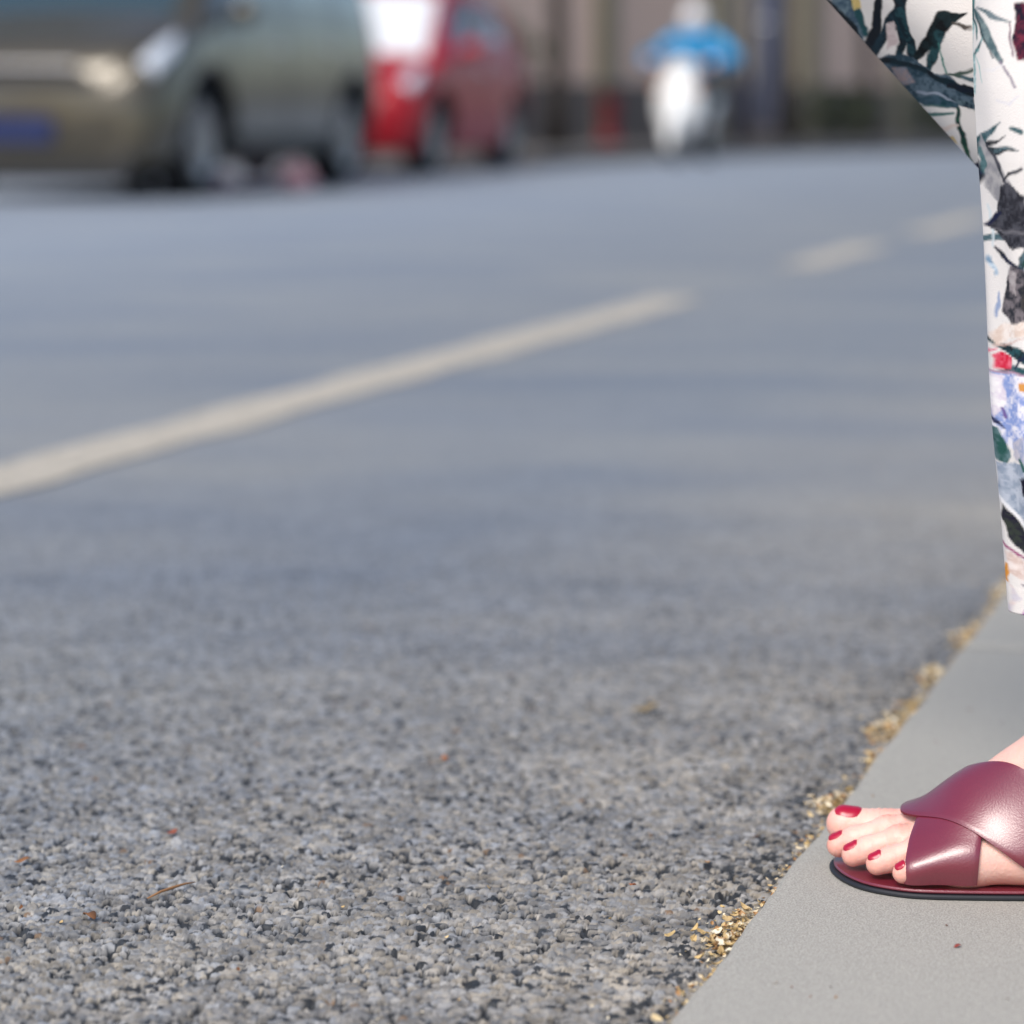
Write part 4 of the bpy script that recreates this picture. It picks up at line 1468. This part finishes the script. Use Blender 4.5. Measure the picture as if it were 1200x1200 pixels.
def car(name, label, stations, paint, loc, rz, wb, track, wr, glasses, lamps, tails, extra):
    root = thing(name, label, 'car', loc, rz)
    sh = Shell(stations)
    bm = sh.body()
    me = bpy.data.meshes.new('body')
    bm.to_mesh(me)
    bm.free()
    bo = link('body', me, paint, root)
    # wheel arches cut through the skin
    cb = bmesh.new()
    for ax in (wb / 2, -wb / 2):
        for sd in (1, -1):
            bmesh.ops.create_cone(cb, cap_ends=True, segments=36, radius1=wr * 1.27, radius2=wr * 1.27, depth=.42, matrix=Matrix.Translation((ax, sd * (track / 2 + .04), wr * 1.02)) @ Matrix.Rotation(math.pi / 2, 4, 'X'))
    cme = bpy.data.meshes.new('cut')
    cb.to_mesh(cme)
    cb.free()
    cme.materials.append(M_BLACK)
    co = bpy.data.objects.new('cut', cme)
    co.parent = root
    COL.objects.link(co)
    bo.data.materials.append(M_BLACK)
    md = bo.modifiers.new('arch', 'BOOLEAN')
    md.object = co
    md.solver = 'EXACT'
    md.material_mode = 'TRANSFER'
    bpy.context.view_layer.update()
    ev = bo.evaluated_get(bpy.context.evaluated_depsgraph_get())
    nm = bpy.data.meshes.new_from_object(ev)
    bo.modifiers.clear()
    bo.data = nm
    nm.name = 'body'
    bpy.data.objects.remove(co)
    for ax in (wb / 2, -wb / 2):
        for sd in (1, -1):
            wheel(root, ax, sd * (track / 2 - .05), wr, .20, sd)
    for nm_, cs, both in glasses:
        if both == 'mid':                                # spans the centre line
            Q1, F1 = sh.patch(cs, 1, .006, 12, 12)
            Q2, F2 = sh.patch(cs, -1, .006, 12, 12)
            link(nm_, mesh_np(nm_, np.concatenate([Q1, Q2]), np.concatenate([F1, F2 + len(Q1)])), M_GLASS, root)
        else:
            for sd in (1, -1):
                Q, F = sh.patch(cs, sd, .006)
                link(nm_, mesh_np(nm_, Q, F), M_GLASS, root)
    for nm_, cs, m in lamps + tails:
        for sd in (1, -1):
            Q, F = sh.patch(cs, sd, .012)
            link(nm_, mesh_np(nm_, Q, F), m, root)
    extra(root, sh)
    return root

def mirrors(root, x, y, z, m):
    for sd in (1, -1):
        V, F = sdf_mesh([('ell', (x, sd * (y + .10), z), (.07, .10, .07), .02), ('cap', (x - .02, sd * y, z - .04), (x - .01, sd * (y + .06), z - .02), .02, .025, .02)], .012)
        link('side_mirror', mesh_np('side_mirror', V, F), m, root)
def seams(root, sh, xs, k0, k1):
    for x in xs:
        for sd in (1, -1):
            Q = sh.P(x, np.linspace(k0, k1, 14), sd)
            Q[:, 1] += sd * .001
            tube('door_seam', [tuple(q) for q in Q], .004, M_BLACK, root, 5)
def handles(root, sh, xs, k):
    for x in xs:
        for sd in (1, -1):
            q = sh.P(x, [k], sd)[0]
            box('door_handle', (q[0], q[1] + sd * .012, q[2]), (.18, .03, .03), M_CHROME, root, bevel=.008)

# gold-brown people carrier
M_GOLD = mat('olive_gold_paint', lin((78, 71, 56)), .30, metal=.35, coat=.8, var=.03)
#        x     z_low z_belt z_top w_low w_mid w_belt w_top
VAN = [(-2.02, .38, .80, 1.05, .66, .70, .68, .60),
       (-1.95, .30, .90, 1.35, .74, .79, .77, .66),
       (-1.75, .24, .97, 1.72, .78, .83, .82, .66),
       (-1.30, .21, 1.00, 1.80, .80, .845, .83, .67),
       (-.40, .20, .99, 1.84, .80, .85, .835, .68),
       (.30, .20, .97, 1.82, .80, .85, .835, .68),
       (.62, .20, .96, 1.72, .80, .85, .835, .68),
       (1.42, .20, .90, 1.02, .80, .845, .83, .74),
       (1.66, .20, .82, .95, .79, .84, .81, .72),
       (1.88, .20, .72, .86, .76, .80, .77, .67),
       (2.00, .20, .60, .75, .70, .73, .70, .58),
       (2.05, .22, .50, .64, .58, .62, .60, .48)]
def van_extra(root, sh):
    mirrors(root, 1.02, .84, 1.05, M_GOLD)
    seams(root, sh, (.98, .02, -.95), 3.2, 5.3)
    handles(root, sh, (.20, -.78), 4.75)
    box('grille', (2.035, 0, .66), (.06, .86, .07), M_BLACK, root, bevel=.015)
    box('grille_bar', (2.05, 0, .735), (.04, .70, .022), M_CHROME, root, bevel=.008)
    box('lower_grille', (1.99, 0, .195), (.10, 1.30, .17), M_BLACK, root, bevel=.02)
    box('number_plate', (2.078, 0, .39), (.012, .44, .14), M_PLATE, root, bevel=.004)
    for sd in (1, -1):
        lathe('fog_lamp', [(0, .02), (.05, .015), (.06, 0), (.06, -.05)], M_LAMP, root, 18, Matrix.Translation((2.0, sd * .58, .40)) @ Matrix.Rotation(math.pi / 2, 4, 'Y'))
    for sd in (1, -1):
        box('roof_rail', (-.45, sd * .60, 1.87), (1.9, .04, .035), M_BLACK, root, bevel=.012)
        box('sill_trim', (0, sd * .835, .30), (1.75, .03, .09), M_BLACK, root, bevel=.01)
GL_VAN = [('windscreen', [(1.42, 7.7), (.68, 7.7), (.68, 9.0), (1.42, 9.0)], 'mid'),
          ('rear_window', [(-1.78, 8.1), (-1.93, 8.1), (-1.93, 9), (-1.78, 9)], 'mid'),
          ('side_window', [(1.10, 5.25), (.10, 5.25), (.10, 6.75), (.62, 6.75)], 'both'),
          ('side_window', [(.02, 5.25), (-.92, 5.25), (-.92, 6.75), (.02, 6.75)], 'both'),
          ('side_window', [(-1.0, 5.25), (-1.72, 5.25), (-1.62, 6.75), (-1.0, 6.75)], 'both')]
van_front, van_rear = Vector((-1.81, 16.05, 0)), Vector((-1.14, 18.56, 0))
vdir = (van_front - van_rear).normalized()
vrz = math.atan2(vdir.y, vdir.x)
vleft = Vector((-vdir.y, vdir.x, 0))
vc_ = (van_front + van_rear) / 2 - vleft * .72
van = car('parked_car', 'olive gold people carrier parked with its nose towards the left edge of the picture', VAN, M_GOLD, tuple(vc_), vrz, 2.60, 1.48, .32, GL_VAN,
          [('headlight', [(1.52, 6.6), (1.95, 6.2), (1.93, 4.9), (1.70, 5.0)], M_LAMP)], [('tail_light', [(-1.86, 4.7), (-1.98, 4.7), (-1.95, 6.2), (-1.84, 6.2)], M_TAIL)], van_extra)

# red hatchback behind it
M_REDP = mat('red_paint', lin((158, 20, 34)), .38, spec=.3, coat=.12, var=.03)
HAT = [(-1.78, .36, .72, .92, .60, .66, .64, .52),
       (-1.70, .28, .80, 1.12, .70, .76, .74, .56),
       (-1.45, .22, .88, 1.38, .75, .80, .79, .58),
       (-1.10, .19, .90, 1.44, .77, .82, .80, .58),
       (-.30, .18, .89, 1.48, .77, .825, .805, .59),
       (.20, .18, .88, 1.45, .77, .825, .805, .59),
       (.42, .18, .87, 1.36, .77, .825, .805, .60),
       (1.12, .18, .80, .90, .77, .82, .80, .70),
       (1.42, .18, .75, .85, .76, .81, .78, .66),
       (1.66, .19, .66, .78, .72, .76, .73, .58),
       (1.78, .21, .56, .69, .64, .68, .65, .50),
       (1.83, .25, .48, .58, .54, .58, .56, .42)]
def hat_extra(root, sh):
    for o in root.children:
        if o.name.startswith('windscreen'):
            o.data.materials[0] = M_SKYGLASS
            o['label'] = 'windscreen whitened by a painted reflection of the sky'
    mirrors(root, .72, .81, .95, M_REDP)
    seams(root, sh, (.75, -.15, -.98), 3.2, 5.3)
    handles(root, sh, (.02, -.80), 4.8)
    box('grille', (1.815, 0, .56), (.05, .66, .08), M_BLACK, root, bevel=.015)
    box('lower_grille', (1.825, 0, .33), (.05, .80, .09), M_BLACK, root, bevel=.02)
    box('number_plate', (1.852, 0, .44), (.012, .44, .13), M_PLATE, root, bevel=.004)
GL_HAT = [('windscreen', [(1.12, 7.4), (.30, 7.4), (.30, 9.0), (1.12, 9.0)], 'mid'),
          ('rear_window', [(-1.48, 8.1), (-1.68, 8.1), (-1.68, 9), (-1.48, 9)], 'mid'),
          ('side_window', [(.86, 5.3), (-.10, 5.3), (-.10, 6.75), (.36, 6.75)], 'both'),
          ('side_window', [(-.18, 5.3), (-1.05, 5.3), (-1.0, 6.75), (-.18, 6.75)], 'both')]
rdir = Vector((-math.sin(rad(14)), -math.cos(rad(14)), 0))
rleft = Vector((-rdir.y, rdir.x, 0))
rf = Vector((-.63, 21.3, 0))
rc = rf - rdir * 1.17 - rleft * .70
red_car = car('parked_car', 'small red hatchback parked behind the olive gold people carrier', HAT, M_REDP, tuple(rc), math.atan2(rdir.y, rdir.x), 2.34, 1.42, .29, GL_HAT,
              [('headlight', [(1.35, 6.6), (1.72, 6.2), (1.70, 4.9), (1.52, 5.0)], M_LAMP)], [('tail_light', [(-1.62, 4.7), (-1.74, 4.7), (-1.71, 6.2), (-1.60, 6.2)], M_TAIL)], hat_extra)

# ------------------------------------------------------------------ scooter and rider (heading towards the camera)
M_WHITEP = mat('white_fairing', (.82, .82, .80), .25, coat=.8)
M_BLUEJ = mat('blue_jacket', lin((36, 150, 206)), .7, var=.12, vscale=14)
M_DARKT = mat('dark_trousers', lin((52, 52, 60)), .8, var=.1)
M_HELM = mat('white_helmet', (.84, .84, .85), .3, coat=.6)
M_SEAT = mat('black_vinyl', (.02, .02, .022), .45)
RD = Vector((-.31, -.95, 0)).normalized()
SCO = Vector((1.70, 27.0, 0))
scooter = thing('motor_scooter', 'white motor scooter with tall front shield ridden towards the camera', 'scooter', SCO, math.atan2(RD.y, RD.x))
# local: x forward, front axle at x .62, rear axle at x -.62
sdf_obj('front_shield', [('cap', (.52, 0, .42), (.42, 0, .74), .17, .18, .05), ('ell', (.50, 0, .60), (.12, .235, .32), .06)], .012, M_WHITEP, scooter, clip=lambda X, Y, Z: (.40 - .25 * (Z - .4)) - X)
sdf_obj('front_fender', [('cap', (.50, 0, .46), (.66, 0, .46), .09, .09, .04), ('cap', (.66, 0, .46), (.83, 0, .30), .09, .065, .04), ('cap', (.83, 0, .30), (.87, 0, .20), .065, .05, .04)], .012, M_WHITEP, scooter, clip=lambda X, Y, Z: .245 - np.sqrt((X - .62) ** 2 + (Z - .235) ** 2))
sdf_obj('handlebar_cowl', [('ell', (.36, 0, .95), (.13, .17, .09), .03), ('ell', (.43, 0, .96), (.08, .10, .08), .03)], .01, M_WHITEP, scooter)
lathe('headlight', [(0, .03), (.05, .024), (.068, 0), (.068, -.04)], M_LAMP, scooter, 20, Matrix.Translation((.50, 0, .955)) @ Matrix.Rotation(math.pi / 2, 4, 'Y'))
tube('handlebar', [(.30, -.36, .99), (.34, -.18, .98), (.36, 0, .97), (.34, .18, .98), (.30, .36, .99)], .016, M_BLACK, scooter)
for sd in (1, -1):
    tube('mirror_stalk', [(.35, sd * .22, .98), (.34, sd * .28, 1.10)], .008, M_BLACK, scooter)
    sdf_obj('mirror', [('ell', (.34, sd * .30, 1.14), (.025, .06, .045), .01)], .008, M_BLACK, scooter)
    sdf_obj('turn_signal', [('ell', (.55, sd * .19, .74), (.04, .05, .035), .01)], .008, mat('amber_lens', (.6, .2, .02), .2), scooter)
box('floorboard', (.12, 0, .30), (.50, .36, .06), M_BLACK, scooter, bevel=.02)
sdf_obj('rear_body', [('cap', (-.20, 0, .48), (-.70, 0, .58), .16, .13, .06), ('cap', (-.15, 0, .36), (-.45, 0, .42), .14, .14, .06)], .014, M_WHITEP, scooter)
sdf_obj('seat', [('cap', (-.10, 0, .72), (-.72, 0, .75), .11, .11, .04), ('box', (-.38, 0, .70), (.36, .13, .06), .05, .04)], .014, M_SEAT, scooter)
for ax in (.62, -.62):
    wheel(scooter, ax, 0, .235, .11, 1)
tube('fork', [(.42, .06, .80), (.60, .07, .26)], .02, M_CHROME, scooter)
tube('fork', [(.42, -.06, .80), (.60, -.07, .26)], .02, M_CHROME, scooter)

scooter.scale = (.93, .93, .93)
rider = thing('person', 'person in bright blue jacket and white helmet riding the white scooter', 'person', SCO, math.atan2(RD.y, RD.x))
def rider_prims():
    P = [cpr((-.30, 0, .84), (-.26, 0, 1.02), .15, .14, .05), cpr((-.26, 0, 1.02), (-.17, 0, 1.20), .14, .14, .05), cpr((-.17, -.15, 1.24), (-.17, .15, 1.24), .06, .06, .06), cpr((-.16, 0, 1.26), (-.12, 0, 1.34), .055, .055, .03), ('ell', (-.08, 0, 1.42), (.10, .08, .12), .02)]
    P += [cpr((.015, 0, 1.40), (.024, 0, 1.385), .010, .013, .012)]
    for s in (-1, 1):
        sh, el, ha = (-.17, s * .20, 1.23), (.04, s * .43, 1.05), (.29, s * .30, 1.01)
        P += [cpr(sh, el, .06, .05), cpr(el, ha, .048, .034)]
        hx = Vector(ha)
        P += [cpr(hx, hx + Vector((.04, 0, 0)), .032, .032, .02)]
        for q in range(4):
            a = hx + Vector((.05, (q - 1.5) * .021, .012))
            P += [cpr(a, a + Vector((.025, 0, -.03)), .011, .010, .006)]
        a = hx + Vector((.03, -s * .035, .0))
        P += [cpr(a, a + Vector((.03, -s * .008, -.025)), .012, .010, .006)]
        P += [cpr((-.26, s * .10, .84), (.16, s * .17, .80), .095, .07), cpr((.16, s * .17, .80), (.10, s * .15, .42), .066, .045), cpr((.08, s * .15, .40), (.22, s * .16, .375), .045, .04, .03)]
    return P
rider.scale = (.93, .93, .93)
RP = rider_prims()
sdf_obj('body', RP, .012, M_SKIN, rider)
jk = [cpr((-.30, 0, .86), (-.26, 0, 1.02), .165, .16, .05), cpr((-.26, 0, 1.02), (-.17, 0, 1.20), .16, .155, .05), cpr((-.17, -.16, 1.23), (-.17, .16, 1.23), .075, .075, .06)]
for s_ in (-1, 1):
    jk += [cpr((-.17, s_ * .20, 1.23), (.04, s_ * .43, 1.05), .085, .08), cpr((.04, s_ * .43, 1.05), (.26, s_ * .31, 1.01), .072, .052)]
sdf_obj('jacket', jk, .014, M_BLUEJ, rider)
sdf_obj('trousers', [cpr((-.30, 0, .82), (-.28, 0, .86), .16, .155, .05)] + [q for s_ in (-1, 1) for q in (cpr((-.26, s_ * .10, .84), (.16, s_ * .17, .80), .108, .084), cpr((.16, s_ * .17, .80), (.10, s_ * .15, .46), .080, .062))], .014, M_DARKT, rider)
sdf_obj('shoe', [cpr((.07, .15, .375), (.24, .16, .365), .05, .046, .03)], .012, M_BLACK, rider)
sdf_obj('shoe', [cpr((.07, -.15, .375), (.24, -.16, .365), .05, .046, .03)], .012, M_BLACK, rider)
sdf_obj('helmet', [('ell', (-.09, 0, 1.455), (.142, .125, .132), .02)], .010, M_HELM, rider, clip=lambda X, Y, Z: np.maximum(1.375 - Z, np.minimum(X - .0, 1.43 - Z)))
sdf_obj('visor', [('ell', (-.085, 0, 1.45), (.150, .128, .135), .02)], .010, M_HELM, rider, clip=lambda X, Y, Z: np.maximum(np.maximum(.02 - X, 1.425 - Z), Z - 1.49))

# ------------------------------------------------------------------ far side of the street
M_FPAVE = mat('far_paving', lin((104, 100, 97)), .9, var=.15, vscale=2)
fe = FAR_EDGE
fv = [(x, y, .11) for x, y in fe] + [(60, 110, .11), (-40, 110, .11), (-60, -22, .11)]
top = list(range(len(fv)))
sk_ = [(x, y, -.01) for x, y in fe]
fm = bpy.data.meshes.new('far_pavement')
b0 = len(fv)
faces = [tuple(top)] + [(i, i + 1, b0 + i + 1, b0 + i) for i in range(len(fe) - 1)]
fm.from_pydata(fv + sk_, [], faces)
link('far_pavement', fm, M_FPAVE, None, kind='structure')

M_STUCCO = mat('pinkish_stucco', lin((222, 194, 178)), .9, var=.12, vscale=1.6, bump=.2, bscale=30)
M_STUCCO2 = mat('beige_stucco', lin((224, 202, 174)), .9, var=.12, vscale=1.6, bump=.2, bscale=30)
M_PLINTH = mat('dark_granite', lin((100, 93, 90)), .7, var=.25, vscale=5)
M_PIER = mat('olive_grey_stone', lin((140, 132, 110)), .85, var=.2, vscale=4)
WALL = [(-13.0, 13.0), (-6.5, 24.5), (-2.6, 29.8), (1.0, 33.6), (5.2, 39.2), (10.5, 46.0), (22.0, 61.0)]
wall = thing('boundary_wall', 'long beige stucco wall with dark stone base along the far pavement', 'wall', (WALL[0][0], WALL[0][1], .11))
for i in range(len(WALL) - 1):
    A, B = Vector((*WALL[i], 0)), Vector((*WALL[i + 1], 0))
    L = (B - A).length
    n = max(1, round(L / 2.6))
    ang = math.atan2((B - A).y, (B - A).x)
    R3 = Matrix.Rotation(ang, 3, 'Z')
    for k in range(n):
        mid = A.lerp(B, (k + .5) / n) - Vector(wall.location)
        mid.z = 0
        ln = L / n
        box('wall_panel', (mid.x, mid.y, 1.95), (ln - .30, .20, 2.5), M_STUCCO if (i + k) % 2 else M_STUCCO2, wall, R=R3)
        box('plinth', (mid.x, mid.y, .35), (ln - .28, .30, .70), M_PLINTH, wall, R=R3, bevel=.01)
        box('coping', (mid.x, mid.y, 3.25), (ln + .02, .34, .12), M_PLINTH, wall, R=R3, bevel=.01)
        pp = A.lerp(B, k / n) - Vector(wall.location)
        box('pier', (pp.x, pp.y, 1.6), (.34, .36, 3.18), M_PIER, wall, R=R3, bevel=.01)

# trees: trunk with limbs, crown of many small leaves
M_BARK = mat('tree_bark', lin((66, 58, 52)), .9, col2=lin((42, 37, 34)), vscale=9, bump=.6, bscale=25)
M_LEAF = mat('tree_leaf', lin((58, 84, 34)), .6, var=.35, vscale=.8)
def leaf_cloud(name, blobs, n, size, m, parent, seed):
    r = np.random.default_rng(seed)
    C = []
    for c, rr in blobs:
        q = r.normal(size=(int(n * rr ** 2), 3))
        q /= np.linalg.norm(q, axis=1)[:, None]
        q *= (r.random(len(q)) ** .45)[:, None] * rr
        C.append(q * (1, 1, .75) + np.array(c))
    C = np.concatenate(C)
    k = len(C)
    a = r.normal(size=(k, 3))
    a /= np.linalg.norm(a, axis=1)[:, None]
    b = np.cross(a, r.normal(size=(k, 3)))
    b /= np.linalg.norm(b, axis=1)[:, None]
    s = size * r.uniform(.6, 1.3, (k, 1))
    V = np.stack([C - a * s, C - b * s * .45, C + a * s, C + b * s * .45], 1).reshape(-1, 3)
    F = np.arange(4 * k).reshape(-1, 4)
    return link(name, mesh_np(name, V, F, False), m, parent)
def tree(x, y, r, h, lean, label, seed, group='trees along the far pavement'):
    rr = random.Random(seed)
    t = thing('street_tree', label, 'tree', (x, y, .11), rr.uniform(0, 6), group)
    top = Vector((lean, lean * .4, h))
    pts, rad_ = [], []
    for i in range(9):
        q = i / 8
        pts.append(Vector((lean * q * q + .03 * math.sin(q * 9 + seed), .03 * math.cos(q * 7 + seed), h * q)))
        rad_.append(r * (1.35 if i == 0 else 1.0) * (1 - .45 * q))
    tr = tube('trunk', pts, rad_, M_BARK, t, 14)
    blobs = []
    for k in range(6):
        a = k * 1.05 + rr.uniform(-.3, .3)
        L = rr.uniform(1.4, 2.4)
        s = pts[-1 - (k % 3)]
        e = s + Vector((math.cos(a) * L, math.sin(a) * L, rr.uniform(1.0, 2.2)))
        m_ = s.lerp(e, .5) + Vector((0, 0, -.15))
        tube('limb', [s, m_, e], [r * .45, r * .3, r * .12], M_BARK, tr, 8)
        blobs.append((tuple(e), rr.uniform(.9, 1.4)))
        blobs.append((tuple(m_ + Vector((rr.uniform(-.5, .5), rr.uniform(-.5, .5), .9))), rr.uniform(.7, 1.1)))
    blobs.append((tuple(pts[-1] + Vector((0, 0, 2.2))), 1.5))
    leaf_cloud('crown', blobs, 110, .11, M_LEAF, t, seed)
    return t
tree(.44, 28.6, .105, 4.6, .1, 'dark tree trunk standing between the red hatchback and the scooter rider', 1)
tree(3.20, 33.4, .12, 4.8, -.1, 'stout tree trunk just right of the blue grey post', 2)
tree(4.55, 36.6, .09, 4.4, .25, 'slim olive barked tree trunk before the beige wall at the right', 3)
tree(-2.2, 27.9, .12, 4.7, .1, 'tree rising behind the red hatchback', 4)
tree(-5.2, 22.5, .13, 4.8, -.1, 'tree rising behind the olive gold people carrier', 5)
tree(7.4, 39.0, .12, 4.7, .1, 'farthest tree on the right behind the raised trouser leg', 6)

M_POST = mat('painted_post', lin((150, 154, 176)), .6, var=.08)
post = thing('utility_post', 'pale blue grey round post behind the scooter rider', 'post', (2.98, 33.4, .11))
lathe('shaft', [(0, 0), (.15, 0), (.15, 5.8), (.12, 6.0), (0, 6.0)], M_POST, post, 24)
lathe('foot_collar', [(.152, 0), (.21, 0), (.21, .10), (.18, .16), (.152, .18)], M_PLINTH, post, 24)
for z in (1.35, 4.2):
    lathe('band', [(.151, z), (.158, z), (.158, z + .05), (.151, z + .05)], M_CHROME, post, 24)

M_NAVY = mat('dark_navy_paint', lin((40, 42, 60)), .5)
bol = thing('sign_post', 'thin dark navy post beside the blue grey post', 'post', (2.62, 32.8, .11))
lathe('shaft', [(0, 0), (.055, 0), (.055, 2.6), (.03, 2.64), (0, 2.64)], M_NAVY, bol, 16)
box('base_plate', (0, 0, .012), (.22, .22, .024), M_NAVY, bol, bevel=.005)
box('cabinet', (0, 0, .55), (.20, .16, .60), M_NAVY, bol, bevel=.015)

M_HYD = mat('hydrant_red', lin((120, 22, 32)), .6, var=.1)
hy = thing('fire_hydrant', 'small red hydrant with dark cap on the pavement left of the rider', 'hydrant', (1.06, 31.2, .11))
lathe('barrel', [(0, 0), (.15, 0), (.15, .04), (.10, .05), (.10, .42), (.13, .43), (.13, .47), (.10, .48), (.09, .54), (0, .56)], M_HYD, hy, 20)
lathe('cap', [(.095, .53), (.11, .56), (.09, .63), (.04, .68), (0, .69)], M_BLACK, hy, 20)
for sd in (1, -1):
    lathe('nozzle', [(0, .17), (.05, .17), (.05, .10), (.04, .08)], M_HYD, hy, 14, Matrix.Translation((0, 0, .34)) @ Matrix.Rotation(sd * math.pi / 2, 4, 'X'))

# clipped shrubs along the foot of the wall
M_SHRUB = mat('shrub_leaf', lin((52, 62, 36)), .7, var=.3, vscale=1.5)
def shrub(x, y, r, h, label, seed):
    t = thing('shrub', label, 'shrub', (x, y, .11), 0, 'shrubs at the foot of the wall')
    leaf_cloud('foliage', [((0, 0, h * .5), r), ((r * .5, .1, h * .62), r * .7), ((-r * .5, -.1, h * .58), r * .75), ((0, 0, h * .8), r * .6)], 900, .05, M_SHRUB, t, seed)
    for k in range(4):
        a = k * 1.6
        tube('stem', [(0, 0, 0), (math.cos(a) * .12, math.sin(a) * .12, h * .5), (math.cos(a) * .25, math.sin(a) * .25, h * .8)], [.02, .014, .006], M_BARK, t, 6)
shrub(-.45, 28.2, .75, 1.5, 'tall dark shrub above the rear of the red hatchback', 41)
shrub(4.0, 34.6, .5, .65, 'low dark shrub between the trunks right of the post', 42)
shrub(5.6, 36.6, .55, .60, 'low brown green shrub left of the raised trouser leg', 43)
shrub(-3.4, 26.0, .8, 1.6, 'bushy shrub between the two parked cars', 44)

# crumpled plastic bags lying by the people carrier
def bag(x, y, s, c1, c2, label, seed):
    r = np.random.default_rng(seed)
    V, F = sdf_mesh([('ell', (0, 0, s * .42), (s * .62, s * .5, s * .42), .05), ('ell', (s * .3, .05, s * .3), (s * .4, s * .35, s * .3), .05), cpr((-.1 * s, 0, s * .7), (-.05 * s, .02, s * 1.05), s * .16, s * .09, .04)], s * .09)
    V = V + r.normal(0, s * .025, V.shape)
    V[:, 2] -= V[:, 2].min()
    o = link('plastic_bag', mesh_np('plastic_bag', V, F, False), mat('bag_film', c1, .4, col2=c2, vscale=5), None)
    o.location = (x, y, .001)
    tag(o, label, 'plastic bag')
bag(-1.78, 16.9, .14, lin((214, 206, 210)), lin((180, 120, 150)), 'small pale plastic bag by the front wheel of the people carrier', 1)
bag(-1.33, 17.35, .16, lin((206, 80, 110)), lin((226, 214, 210)), 'pink and white plastic bag between the wheels of the people carrier', 2)
